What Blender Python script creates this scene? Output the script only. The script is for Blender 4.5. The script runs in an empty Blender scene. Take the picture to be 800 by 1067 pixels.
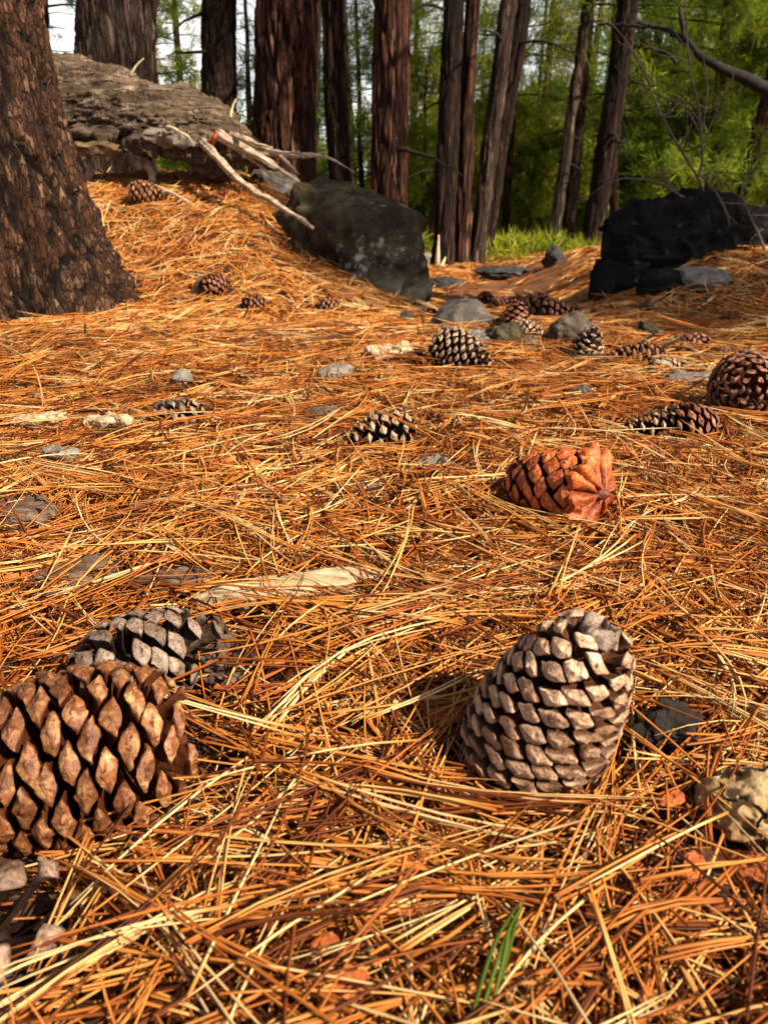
import bpy, bmesh, math
import numpy as np
from mathutils import Vector, Matrix

rng = np.random.default_rng(11)
sc = bpy.context.scene
COL = sc.collection
R = math.radians

# ------------------------------------------------------------------ camera
CAM = np.array([0.0, 0.0, 0.40])
PITCH = R(22.4)
F = 806.0
FW = np.array([0, math.cos(PITCH), -math.sin(PITCH)])
UP = np.array([0, math.sin(PITCH), math.cos(PITCH)])
RT = np.array([1.0, 0, 0])

def ray(px, py):
    return FW + RT * ((px - 400.0) / F) - UP * ((py - 533.5) / F)

def at(px, py, Y):
    d = ray(px, py)
    return CAM + d * (Y / d[1])

# ------------------------------------------------------------------ noise (numpy)
def _h(ix, iy, iz, s=0):
    h = (ix.astype(np.int64) * 374761393 + iy.astype(np.int64) * 668265263 + iz.astype(np.int64) * 2147483647 + s * 1274126177) & 0xffffffff
    h = ((h ^ (h >> 13)) * 1274126177) & 0xffffffff
    h = ((h ^ (h >> 16)) * 2246822519) & 0xffffffff
    return ((h ^ (h >> 15)) & 0xffffff) / float(0xffffff)

def vnoise(p, s=0):
    i = np.floor(p); f = p - i; f = f * f * f * (f * (f * 6 - 15) + 10)
    ix, iy, iz = i[:, 0], i[:, 1], i[:, 2]
    r = 0
    for dx in (0, 1):
        wx = f[:, 0] if dx else 1 - f[:, 0]
        for dy in (0, 1):
            wy = f[:, 1] if dy else 1 - f[:, 1]
            for dz in (0, 1):
                wz = f[:, 2] if dz else 1 - f[:, 2]
                r = r + wx * wy * wz * _h(ix + dx, iy + dy, iz + dz, s)
    return r * 2 - 1

def fbm(p, oct=4, s=0):
    a, r, t = 1.0, 0, 0
    for k in range(oct):
        r = r + a * vnoise(p * (2.03 ** k) + 17.3 * k, s + k); t += a; a *= 0.5
    return r / t

def worley(p, s=0):
    i = np.floor(p)
    f1 = np.full(len(p), 9.0); f2 = np.full(len(p), 9.0); cid = np.zeros(len(p))
    for dx in (-1, 0, 1):
        for dy in (-1, 0, 1):
            for dz in (-1, 0, 1):
                c = i + np.array([dx, dy, dz])
                q = np.stack([_h(c[:, 0], c[:, 1], c[:, 2], s + k) for k in (1, 2, 3)], 1) + c
                d = np.linalg.norm(q - p, axis=1)
                rid = _h(c[:, 0], c[:, 1], c[:, 2], s + 9)
                m = d < f1
                f2 = np.where(m, f1, np.minimum(f2, d)); cid = np.where(m, rid, cid); f1 = np.where(m, d, f1)
    return f1, f2, cid

def sst(a, b, x):
    t = np.clip((x - a) / (b - a), 0, 1); return t * t * (3 - 2 * t)

# ------------------------------------------------------------------ terrain
def ground_z(x, y):
    x = np.asarray(x, float); y = np.asarray(y, float)
    x, y = np.broadcast_arrays(x, y)
    edge = -0.10 - 0.13 * (y - 3)                       # right foot of the left mound
    m = sst(2.55, 4.35, y + 0.15 * x) * sst(0.55, -0.50, x - edge) * (1 - 0.75 * sst(5.6, 9.5, y))
    z = 0.52 * m
    valley = sst(2.2, 5.2, y) * (1 - 0.8 * m)
    z = z - 0.32 * valley
    bank = sst(0.50, 1.45, x - 0.10 * (y - 3)) * sst(2.3, 3.6, y) * (1 - sst(6.0, 10, y))
    z = z + 0.30 * bank
    z = z - 0.14 * sst(9, 16, y)
    z = z + 3.0 * sst(40, 140, np.hypot(x, y))
    p = np.stack([x.ravel(), y.ravel(), np.zeros(x.size)], 1)
    far = np.clip(np.hypot(x, y) / 3.0, 0.6, 4).ravel()
    n = 0.012 * fbm(p * 5.0, 2, 3) + 0.018 * fbm(p * 1.7, 2, 5) * far
    return z + n.reshape(x.shape)

def on_ground(px, py, up=0.0):
    d = ray(px, py)
    t = np.geomspace(0.25, 60, 1500)
    P = CAM + d[None] * t[:, None]
    dz = P[:, 2] - ground_z(P[:, 0], P[:, 1]) - up
    k = np.where(dz < 0)[0]
    if len(k) == 0:
        return P[-1]
    k = max(k[0], 1)
    a = dz[k - 1] / (dz[k - 1] - dz[k])
    return P[k - 1] * (1 - a) + P[k] * a

# ------------------------------------------------------------------ mesh building
class MB:
    def __init__(self):
        self.v, self.q, self.t, self.n = [], [], [], 0
        self.mq, self.mt = [], []
        self.att = {}
    def add(self, v, q=None, t=None, mi=0, **att):
        v = np.asarray(v, float).reshape(-1, 3)
        if q is not None and len(q): self.q.append(np.asarray(q, np.int64).reshape(-1, 4) + self.n); self.mq.append(np.full(len(self.q[-1]), mi))
        if t is not None and len(t): self.t.append(np.asarray(t, np.int64).reshape(-1, 3) + self.n); self.mt.append(np.full(len(self.t[-1]), mi))
        for k, a in att.items():
            self.att.setdefault(k, [])
            self.att[k].append((self.n, np.broadcast_to(np.asarray(a, float), (len(v),))))
        self.v.append(v); self.n += len(v)
    def build(self, name, mat, parent=None, smooth=True, loc=None, sharp=0, mat2=None):
        v = np.concatenate(self.v)
        if parent is not None:
            v = v - np.array(parent.location)
        elif loc is not None:
            v = v - np.asarray(loc)
        q = np.concatenate(self.q) if self.q else np.zeros((0, 4), np.int64)
        t = np.concatenate(self.t) if self.t else np.zeros((0, 3), np.int64)
        me = bpy.data.meshes.new(name)
        me.vertices.add(len(v)); me.vertices.foreach_set('co', v.astype(np.float32).ravel())
        loops = np.concatenate([q.ravel(), t.ravel()])
        me.loops.add(len(loops)); me.loops.foreach_set('vertex_index', loops.astype(np.int32))
        me.polygons.add(len(q) + len(t))
        st = np.concatenate([np.arange(len(q)) * 4, len(q) * 4 + np.arange(len(t)) * 3])
        me.polygons.foreach_set('loop_start', st.astype(np.int32))
        if smooth:
            me.polygons.foreach_set('use_smooth', np.ones(len(q) + len(t), bool))
        me.update(calc_edges=True)
        for k, lst in self.att.items():
            arr = np.zeros(len(v), np.float32)
            for s, a in lst: arr[s:s + len(a)] = a
            me.attributes.new(k, 'FLOAT', 'POINT').data.foreach_set('value', arr)
        me.validate()
        if sharp: me.set_sharp_from_angle(angle=R(sharp))
        o = bpy.data.objects.new(name, me); COL.objects.link(o)
        me.materials.append(mat)
        if mat2 is not None:
            me.materials.append(mat2); me.polygons.foreach_set('material_index', np.concatenate(self.mq + self.mt).astype(np.int32))
        if parent is not None: o.parent = parent
        elif loc is not None: o.location = loc
        return o

def tag(o, label=None, cat=None, group=None, kind=None):
    if label: o['label'] = label
    if cat: o['category'] = cat
    if group: o['group'] = group
    if kind: o['kind'] = kind
    return o

def thing(name, label, cat, loc, group=None):
    o = bpy.data.objects.new(name, None); COL.objects.link(o)
    o.location = [float(c) for c in loc]; o.empty_display_size = 0.1
    return tag(o, label, cat, group)

def grid_faces(n, m, wrap=True):
    """n rings of m points"""
    i = np.arange(n - 1)[:, None]; j = np.arange(m if wrap else m - 1)[None]
    j2 = (j + 1) % m
    return np.stack([i * m + j, i * m + j2, (i + 1) * m + j2, (i + 1) * m + j], -1).reshape(-1, 4)

def frames(P):
    T = np.gradient(P, axis=0); T /= np.linalg.norm(T, axis=1)[:, None] + 1e-9
    ref = np.array([0, 0, 1.0]) if abs(T[0, 2]) < 0.85 else np.array([0, 1.0, 0])
    N = ref - T * (T @ ref)[:, None]; N /= np.linalg.norm(N, axis=1)[:, None] + 1e-9
    return T, N, np.cross(T, N)

def tube(P, rad, sides=8, cap=True):
    P = np.asarray(P, float); rad = np.broadcast_to(np.asarray(rad, float), (len(P),))
    T, N, B = frames(P)
    a = np.arange(sides) * 2 * math.pi / sides
    ring = np.cos(a)[None, :, None] * N[:, None] + np.sin(a)[None, :, None] * B[:, None]
    V = (P[:, None] + ring * rad[:, None, None]).reshape(-1, 3)
    q = grid_faces(len(P), sides)
    t = None
    if cap:
        V = np.vstack([V, P[:1], P[-1:]]); c0, c1 = len(V) - 2, len(V) - 1
        j = np.arange(sides); j2 = (j + 1) % sides; b = (len(P) - 1) * sides
        t = np.concatenate([np.stack([np.full(sides, c0), j2, j], 1), np.stack([np.full(sides, c1), b + j, b + j2], 1)])
    return V, q, t

def smooth_path(pts, n=24, jit=0.0):
    pts = np.asarray(pts, float); k = len(pts)
    if k == 2: pts = np.stack([pts[0], pts.mean(0), pts[1]]); k = 3
    e = np.vstack([2 * pts[0] - pts[1], pts, 2 * pts[-1] - pts[-2]])
    out = []
    for u in np.linspace(0, k - 1 - 1e-6, n):
        i = int(u); f = u - i; a, b, c, d = e[i:i + 4]
        out.append(0.5 * ((2 * b) + (c - a) * f + (2 * a - 5 * b + 4 * c - d) * f * f + (3 * b - a - 3 * c + d) * f ** 3))
    out = np.array(out)
    if jit: out = out + rng.normal(0, jit, out.shape)
    return out

# ------------------------------------------------------------------ materials
def new_mat(name):
    m = bpy.data.materials.new(name); m.use_nodes = True
    nt = m.node_tree; b = nt.nodes['Principled BSDF']
    return m, nt, b

def nd(nt, t, **kw):
    n = nt.nodes.new(t)
    for k, v in kw.items(): setattr(n, k, v)
    return n

def ramp(nt, stops, interp='LINEAR'):
    n = nt.nodes.new('ShaderNodeValToRGB'); n.color_ramp.interpolation = interp
    el = n.color_ramp.elements
    while len(el) < len(stops): el.new(0.5)
    for e, (p, c) in zip(el, stops): e.position = p; e.color = (*c, 1)
    return n

def noise(nt, scale, detail=4, rough=0.6, vec=None, stretch=None):
    n = nd(nt, 'ShaderNodeTexNoise'); n.inputs['Scale'].default_value = scale
    n.inputs['Detail'].default_value = detail; n.inputs['Roughness'].default_value = rough
    tc = nd(nt, 'ShaderNodeTexCoord')
    src = tc.outputs['Object']
    if stretch:
        mp = nd(nt, 'ShaderNodeMapping'); mp.inputs['Scale'].default_value = stretch
        nt.links.new(src, mp.inputs['Vector']); src = mp.outputs['Vector']
    nt.links.new(src, n.inputs['Vector'])
    return n

def bump(nt, b, height, strength=0.5, dist=0.01):
    n = nd(nt, 'ShaderNodeBump'); n.inputs['Strength'].default_value = strength; n.inputs['Distance'].default_value = dist
    nt.links.new(height, n.inputs['Height']); nt.links.new(n.outputs['Normal'], b.inputs['Normal'])

def mixc(nt, fac, a, b, mode='MIX'):
    n = nd(nt, 'ShaderNodeMix', data_type='RGBA', blend_type=mode)
    L = nt.links
    for s, v in ((n.inputs[0], fac), (n.inputs[6], a), (n.inputs[7], b)):
        if isinstance(v, (int, float)): s.default_value = v
        elif isinstance(v, tuple): s.default_value = (*v, 1)
        else: L.new(v, s)
    return n.outputs[2]

def attr(nt, name):
    n = nd(nt, 'ShaderNodeAttribute'); n.attribute_name = name; return n.outputs['Fac']

def mat_needles():
    m, nt, b = new_mat('dry_needles')
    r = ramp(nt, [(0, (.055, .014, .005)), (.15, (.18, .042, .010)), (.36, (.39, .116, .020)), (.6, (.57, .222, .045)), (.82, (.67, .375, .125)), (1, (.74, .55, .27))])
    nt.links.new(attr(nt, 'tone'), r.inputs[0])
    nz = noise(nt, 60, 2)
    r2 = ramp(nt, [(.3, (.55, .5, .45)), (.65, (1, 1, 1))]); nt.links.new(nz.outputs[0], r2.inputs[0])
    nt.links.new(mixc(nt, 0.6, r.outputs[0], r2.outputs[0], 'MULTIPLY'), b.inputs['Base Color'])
    b.inputs['Roughness'].default_value = 0.5
    b.inputs['Specular IOR Level'].default_value = 0.15
    return m

def mat_ground():
    m, nt, b = new_mat('forest_floor')
    n1 = noise(nt, 3.0, 5); n2 = noise(nt, 45, 6, 0.7)
    r1 = ramp(nt, [(.3, (.13, .042, .012)), (.5, (.25, .085, .02)), (.7, (.36, .15, .04))])
    r2 = ramp(nt, [(.35, (.15, .12, .1)), (.5, (.6, .55, .5)), (.7, (1, 1, 1))])
    nt.links.new(n1.outputs[0], r1.inputs[0]); nt.links.new(n2.outputs[0], r2.inputs[0])
    far = mixc(nt, 1.0, r1.outputs[0], r2.outputs[0], 'MULTIPLY')
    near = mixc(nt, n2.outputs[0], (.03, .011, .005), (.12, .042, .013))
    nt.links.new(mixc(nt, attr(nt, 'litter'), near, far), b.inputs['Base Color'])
    b.inputs['Roughness'].default_value = 0.95
    bump(nt, b, n2.outputs[0], 0.8, 0.03)
    return m

def mat_noise(name, stops, scale, detail=6, rough=.65, stretch=None, roughness=.9, bs=.6, bd=.01, bscale=None, extra=None, spec=.3):
    m, nt, b = new_mat(name)
    n = noise(nt, scale, detail, rough, stretch=stretch)
    r = ramp(nt, stops); nt.links.new(n.outputs[0], r.inputs[0])
    col = r.outputs[0]
    if extra:
        esc, lo, hi, c = extra
        n3 = noise(nt, esc, 4, .6); r3 = ramp(nt, [(lo, (0, 0, 0)), (hi, (1, 1, 1))]); nt.links.new(n3.outputs[0], r3.inputs[0])
        col = mixc(nt, r3.outputs[0], col, c)
    nt.links.new(col, b.inputs['Base Color'])
    b.inputs['Roughness'].default_value = roughness; b.inputs['Specular IOR Level'].default_value = spec
    nb = noise(nt, bscale or scale * 3, 6, .7, stretch=stretch)
    bump(nt, b, nb.outputs[0], bs, bd)
    return m

def mat_bark(name, plate, crack, hi, nscale=30, fl=34, zst=.3, st=None, em=1.0):
    """plate height comes with the mesh as the attribute 'ridge'; finer flakes are cells stretched along the trunk"""
    m, nt, b = new_mat(name); L = nt.links
    n = noise(nt, nscale, 8, .75, stretch=(1, 1, .35)); n2 = noise(nt, nscale * .16, 4, .6, stretch=(1, 1, .25))
    tc = nd(nt, 'ShaderNodeTexCoord'); mp = nd(nt, 'ShaderNodeMapping'); mp.inputs['Scale'].default_value = st or (1, 1, zst); L.new(tc.outputs['Object'], mp.inputs['Vector'])
    wn = nd(nt, 'ShaderNodeTexNoise'); wn.inputs['Scale'].default_value = fl * .8; wn.inputs['Detail'].default_value = 4; L.new(mp.outputs[0], wn.inputs['Vector'])
    vm = nd(nt, 'ShaderNodeVectorMath', operation='MULTIPLY_ADD'); L.new(wn.outputs[1], vm.inputs[0]); vm.inputs[1].default_value = (1.6 / fl,) * 3; L.new(mp.outputs[0], vm.inputs[2])
    def vor(feat, sc_):
        v = nd(nt, 'ShaderNodeTexVoronoi', feature=feat); v.inputs['Scale'].default_value = sc_; L.new(vm.outputs[0], v.inputs['Vector']); return v
    ve, vc = vor('DISTANCE_TO_EDGE', fl), vor('F1', fl)
    edge = ramp(nt, [(.0, (0, 0, 0)), (.14, (1, 1, 1))]); L.new(ve.outputs['Distance'], edge.inputs[0])
    bw = nd(nt, 'ShaderNodeSeparateColor'); L.new(vc.outputs['Color'], bw.inputs[0])
    cell = ramp(nt, [(.0, tuple(c * .55 for c in plate)), (.5, plate), (.86, tuple((2 * a + c) / 3 for a, c in zip(plate, hi))), (1, hi)]); L.new(bw.outputs[0], cell.inputs[0])
    r = ramp(nt, [(.3, (.35, .33, .32)), (.5, (.85, .85, .85)), (.7, (1.25, 1.22, 1.2))]); L.new(n.outputs[0], r.inputs[0])
    r2 = ramp(nt, [(.35, (.5, .47, .45)), (.6, (1, 1, 1))]); L.new(n2.outputs[0], r2.inputs[0])
    c = mixc(nt, 0.9, cell.outputs[0], r.outputs[0], 'MULTIPLY')
    c = mixc(nt, 0.8, c, r2.outputs[0], 'MULTIPLY')
    c = mixc(nt, edge.outputs[0], mixc(nt, em, c, crack), c)
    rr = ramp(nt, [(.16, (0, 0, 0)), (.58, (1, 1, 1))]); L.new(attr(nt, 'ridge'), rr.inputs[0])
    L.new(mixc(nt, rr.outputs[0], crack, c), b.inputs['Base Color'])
    b.inputs['Roughness'].default_value = .92; b.inputs['Specular IOR Level'].default_value = .15
    h = nd(nt, 'ShaderNodeMath', operation='MULTIPLY_ADD'); L.new(edge.outputs[0], h.inputs[0]); L.new(bw.outputs[0], h.inputs[1]); L.new(n.outputs[0], h.inputs[2])
    bump(nt, b, h.outputs[0], 1.0, .45 / fl)
    return m

def mat_cone(name, shaft, apo, apo2, grey=0.0):
    m, nt, b = new_mat(name)
    n = noise(nt, 90, 5, .65); n2 = noise(nt, 380, 3, .6)
    r = ramp(nt, [(.32, tuple(c * .5 for c in apo)), (.5, apo), (.68, apo2)]); nt.links.new(n.outputs[0], r.inputs[0])
    sp = ramp(nt, [(.36, (.25, .17, .12)), (.47, (1, 1, 1))]); nt.links.new(n2.outputs[0], sp.inputs[0])
    a = mixc(nt, .75, r.outputs[0], sp.outputs[0], 'MULTIPLY')
    t = ramp(nt, [(0, (.50, .42, .35)), (.6, (.95, .92, .9)), (1, (1.1, 1.08, 1.05))]); nt.links.new(attr(nt, 'tone'), t.inputs[0])
    a = mixc(nt, 1.0, a, t.outputs[0], 'MULTIPLY')
    s = mixc(nt, n.outputs[0], tuple(c * .5 for c in shaft), shaft)
    nt.links.new(mixc(nt, attr(nt, 'tip'), s, a), b.inputs['Base Color'])
    b.inputs['Roughness'].default_value = .48; b.inputs['Specular IOR Level'].default_value = .4
    bump(nt, b, n.outputs[0], .9, .004)
    return m

def mat_foliage(name, lo, mid, hi):
    m, nt, b = new_mat(name)
    r = ramp(nt, [(0, lo), (.5, mid), (1, hi)]); nt.links.new(attr(nt, 'tone'), r.inputs[0])
    nt.links.new(r.outputs[0], b.inputs['Base Color']); b.inputs['Roughness'].default_value = .6; b.inputs['Specular IOR Level'].default_value = .08
    tr = nd(nt, 'ShaderNodeBsdfTranslucent'); nt.links.new(mixc(nt, 1.0, r.outputs[0], (1.0, 1.0, .5), 'MULTIPLY'), tr.inputs[0])
    mx = nd(nt, 'ShaderNodeMixShader'); mx.inputs[0].default_value = .5
    out = nt.nodes['Material Output']
    nt.links.new(b.outputs[0], mx.inputs[1]); nt.links.new(tr.outputs[0], mx.inputs[2]); nt.links.new(mx.outputs[0], out.inputs[0])
    return m

M = dict(
    needles=mat_needles(), ground=mat_ground(),
    path=mat_noise('trail_dirt', [(.3, (.10, .038, .014)), (.5, (.22, .092, .036)), (.75, (.34, .17, .075))], 11, bscale=80, bs=1.0, bd=.03),
    bark_near=mat_bark('plated_bark', (.095, .040, .020), (.007, .004, .003), (.29, .165, .10), 85, fl=60, zst=.32, em=.9),
    bark=mat_bark('red_bark', (.115, .044, .025), (.012, .006, .004), (.26, .13, .085), 34, fl=24, zst=.10),
    bark_dark=mat_bark('dark_bark', (.045, .022, .014), (.007, .004, .003), (.11, .06, .042), 34, fl=24, zst=.12),
    bark_grey=mat_bark('grey_bark', (.11, .072, .05), (.02, .013, .009), (.22, .155, .115), 34, fl=24, zst=.12),
    bark_log=mat_bark('weathered_bark', (.22, .152, .100), (.014, .010, .007), (.42, .31, .22), 60, fl=26, st=(.16, 1, 1.3), em=.3),
    twig=mat_noise('dead_twig', [(.3, (.05, .035, .025)), (.7, (.16, .12, .09))], 40, bs=.4),
    limb=mat_noise('dark_limb', [(.3, (.007, .005, .004)), (.7, (.026, .019, .014))], 30, bs=.5),
    bare=mat_noise('bare_wood', [(.25, (.22, .15, .10)), (.5, (.46, .34, .23)), (.75, (.62, .48, .34))], 16, stretch=(1, 1, 1), bs=.5, bscale=70),
    pale=mat_noise('pale_wood', [(.25, (.30, .21, .12)), (.5, (.55, .43, .28)), (.75, (.68, .58, .42))], 40, stretch=(.4, 2, 2), bs=.5, bd=.004),
    paledirty=mat_noise('stained_wood', [(.3, (.16, .09, .045)), (.48, (.42, .30, .17)), (.75, (.66, .54, .38))], 55, stretch=(.4, 2, 2), bs=.7, bd=.004),
    greywood=mat_noise('grey_wood', [(.25, (.07, .055, .045)), (.5, (.20, .16, .125)), (.75, (.36, .30, .24))], 45, stretch=(.3, 2, 2), bs=.7, bd=.006),
    flake=mat_noise('bark_flake', [(.32, (.05, .026, .016)), (.5, (.17, .10, .066)), (.7, (.42, .30, .21))], 48, stretch=(.45, 1.6, 1.6), bs=1.0, bd=.012),
    splint=mat_noise('splintered_wood', [(.28, (.13, .09, .06)), (.5, (.40, .30, .21)), (.75, (.66, .54, .40))], 26, stretch=(.5, 2.2, 2.2), bs=.8, bd=.006),
    rot=mat_noise('rotten_wood', [(.3, (.05, .028, .012)), (.5, (.17, .105, .045)), (.72, (.33, .22, .11))], 22, bs=.9, bd=.02, stretch=(.5, 1, 2)),
    rotdark=mat_noise('dark_rotten_wood', [(.3, (.02, .013, .008)), (.5, (.075, .05, .03)), (.72, (.20, .14, .09))], 22, bs=.9, bd=.02, stretch=(.5, 1, 2)),
    redflake=mat_noise('red_scale', [(.3, (.25, .05, .015)), (.6, (.5, .14, .035)), (.8, (.62, .27, .08))], 60, bs=.5, bd=.003),
    tanroot=mat_noise('tan_knot', [(.3, (.09, .045, .018)), (.46, (.34, .21, .09)), (.7, (.58, .43, .23))], 45, bs=.7, bd=.006),
    rock=mat_noise('grey_rock', [(.3, (.04, .034, .028)), (.55, (.095, .082, .068)), (.75, (.19, .165, .135))], 22, bs=.9, bd=.01, bscale=90),
    rock_blue=mat_noise('blue_rock', [(.3, (.018, .017, .017)), (.55, (.05, .047, .045)), (.75, (.13, .12, .115))], 16, bs=.9, bd=.015, bscale=70),
    rock_brown=mat_noise('brown_rock', [(.3, (.04, .028, .018)), (.55, (.10, .075, .05)), (.75, (.20, .16, .12))], 22, bs=.7, bd=.01, extra=(6, .5, .62, (.055, .06, .02))),
    rock_pale=mat_noise('pale_rock', [(.3, (.11, .095, .08)), (.55, (.25, .22, .185)), (.75, (.42, .38, .33))], 26, bs=.9, bd=.01, bscale=90),
    moss=mat_noise('mossy_rock', [(.35, (.025, .022, .012)), (.55, (.07, .062, .025)), (.75, (.13, .10, .045))], 20, bs=.8, bd=.012),
    char=mat_noise('charred_wood', [(.3, (.003, .003, .0035)), (.6, (.014, .012, .011)), (.74, (.10, .088, .078))], 26, bs=1.0, bd=.02, roughness=.85, spec=.15, extra=(6.5, .66, .74, (.06, .026, .010))),
    cone_tan=mat_cone('tan_cone', (.10, .033, .011), (.54, .34, .21), (.74, .55, .39)),
    cone_brown=mat_cone('brown_cone', (.11, .027, .008), (.22, .078, .026), (.52, .30, .13)),
    cone_grey=mat_cone('grey_cone', (.05, .028, .016), (.24, .17, .125), (.40, .31, .24)),
    cone_pink=mat_cone('pinkish_grey_cone', (.03, .015, .010), (.26, .165, .115), (.44, .31, .23)),
    cone_orange=mat_cone('orange_cone', (.16, .028, .008), (.56, .115, .022), (.72, .27, .07)),
    cone_red=mat_cone('red_brown_cone', (.075, .017, .008), (.22, .075, .03), (.42, .20, .095)),
    cone_white=mat_cone('pale_tipped_cone', (.045, .016, .008), (.36, .24, .15), (.58, .45, .32)),
    grass=mat_foliage('grass_blades', (.05, .08, .012), (.10, .15, .02), (.20, .25, .04)),
    fol_a=mat_foliage('pine_foliage', (.03, .062, .010), (.17, .245, .028), (.42, .45, .05)),
    fol_b=mat_foliage('yellow_green_foliage', (.06, .09, .010), (.25, .29, .03), (.50, .47, .06)),
    fol_c=mat_foliage('blue_green_foliage', (.012, .035, .012), (.05, .115, .03), (.13, .21, .06)),
)
def mat_boulder():
    m, nt, b = new_mat('lichen_boulder')
    n = noise(nt, 9, 6, .7); n2 = noise(nt, 34, 6, .75); n3 = noise(nt, 4.2, 3, .5)
    top = ramp(nt, [(.3, (.02, .014, .010)), (.5, (.065, .048, .032)), (.62, (.11, .092, .042)), (.8, (.17, .135, .10))]); nt.links.new(n.outputs[0], top.inputs[0])
    low = ramp(nt, [(.3, (.10, .09, .05)), (.5, (.24, .21, .14)), (.75, (.36, .33, .25))]); nt.links.new(n.outputs[0], low.inputs[0])
    c = mixc(nt, attr(nt, 'band'), top.outputs[0], low.outputs[0])
    sp = ramp(nt, [(.56, (0, 0, 0)), (.62, (1, 1, 1))]); nt.links.new(mixc(nt, .5, n2.outputs[0], n3.outputs[0]), sp.inputs[0])
    c = mixc(nt, sp.outputs[0], c, (.40, .40, .36))
    nt.links.new(c, b.inputs['Base Color']); b.inputs['Roughness'].default_value = .95; b.inputs['Specular IOR Level'].default_value = .1
    nb = noise(nt, 28, 8, .75); bump(nt, b, nb.outputs[0], 1.0, .03)
    return m
M['boulder'] = mat_boulder()

# ------------------------------------------------------------------ ground sheet and trail
u = np.linspace(-1, 1, 341)
gx = 1.5 * np.sinh(5.35 * u); gy = 2.2 + 1.5 * np.sinh(5.35 * u)
X, Y = np.meshgrid(gx, gy)
g = MB()
Zg = ground_z(X, Y)
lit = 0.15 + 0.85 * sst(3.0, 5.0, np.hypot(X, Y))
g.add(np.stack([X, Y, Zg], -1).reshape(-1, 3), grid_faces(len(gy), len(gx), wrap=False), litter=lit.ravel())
tag(g.build('ground', M['ground']), kind='structure', label='forest floor under pine needle litter')

def ribbon(name, pts, halfw, mat, lift=.012):
    P = smooth_path([(*p, 0) for p in pts], 60)
    T, N, B = frames(P)
    side = np.stack([T[:, 1], -T[:, 0], 0 * T[:, 0]], 1)
    W = np.linspace(-1, 1, 11)
    hw = np.interp(np.linspace(0, 1, 60), np.linspace(0, 1, len(halfw)), halfw)
    hw = hw[:, None] * (1 + .25 * fbm(np.stack([np.arange(60) * .3, 0 * hw, 0 * hw], 1), 3, 8)[:, None])
    V = P[:, None] + side[:, None] * (W[None, :, None] * hw[:, :, None])
    V[..., 2] = ground_z(V[..., 0], V[..., 1]) + lift * (1 - W[None] ** 4) + .002
    b = MB(); b.add(V.reshape(-1, 3), grid_faces(60, 11, wrap=False))
    return tag(b.build(name, mat), kind='structure')
TX, TY = [.25, .55, 1.1, 1.7, 2.6, 4.5], [4.0, 5.2, 6.4, 7.6, 9.0, 11.5]
ribbon('path', list(zip(TX, TY)), [.3, .5, .6, .6, .7, .8], M['path'])

# ------------------------------------------------------------------ pine cones
BLOCK = []      # ellipsoids the litter keeps out of: (centre, 3x3 axes, radii, keep-probability)

def scale_proto(k=16):
    """one cone scale in (out, side, axial); rings from the root to the umbo. returns V(out,side,ax), tip, q, t"""
    a = np.arange(k) * 2 * math.pi / k
    ca, sa = np.cos(a), np.sin(a)
    n = 1.28
    w = np.sign(ca) * np.abs(ca) ** (2 / n) ; h = np.sign(sa) * np.abs(sa) ** (2 / n)
    h = np.where(h < 0, h * .85 - .14 * (1 - np.abs(w)), h * 1.15)          # rounder upper lip, pointed lower edge
    # (out, width, height, tip colour, height offset)
    rings = [(0.0, .35, .30, 0, 0), (.45, .72, .26, 0, 0), (.84, .90, .30, .0, .10), (.955, 1.0, .80, .12, .05), (.995, 1.0, 1.0, .5, 0), (1.02, .90, .86, .95, 0), (1.055, .55, .48, 1, .08), (1.08, .26, .22, .95, .16), (1.105, .15, .13, .7, .20)]
    V, tip = [], []
    for s, ws, hs, tp, ho in rings:
        keel = np.clip(1 - np.abs(h) * 1.3, 0, 1) * .045 * (1 if 1 < s < 1.08 else 0)
        V.append(np.stack([np.full(k, s) + keel, w * ws, h * hs + ho], 1)); tip.append(np.full(k, tp))
    V = np.concatenate(V); tip = np.concatenate(tip)
    V = np.vstack([V, [[1.16, 0, .30]]]); tip = np.append(tip, .35)
    q = grid_faces(len(rings), k)
    b = (len(rings) - 1) * k; j = np.arange(k)
    t = np.stack([np.full(k, len(V) - 1), b + j, b + (j + 1) % k], 1)
    return V, tip, q, t
SP = scale_proto()

def rot_to(axis):
    z = np.asarray(axis, float); z = z / np.linalg.norm(z)
    r = np.array([0, 0, 1.0]) if abs(z[2]) < .9 else np.array([0, 1.0, 0])
    x = np.cross(r, z); x /= np.linalg.norm(x); y = np.cross(z, x)
    return np.stack([x, y, z], 1)

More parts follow.
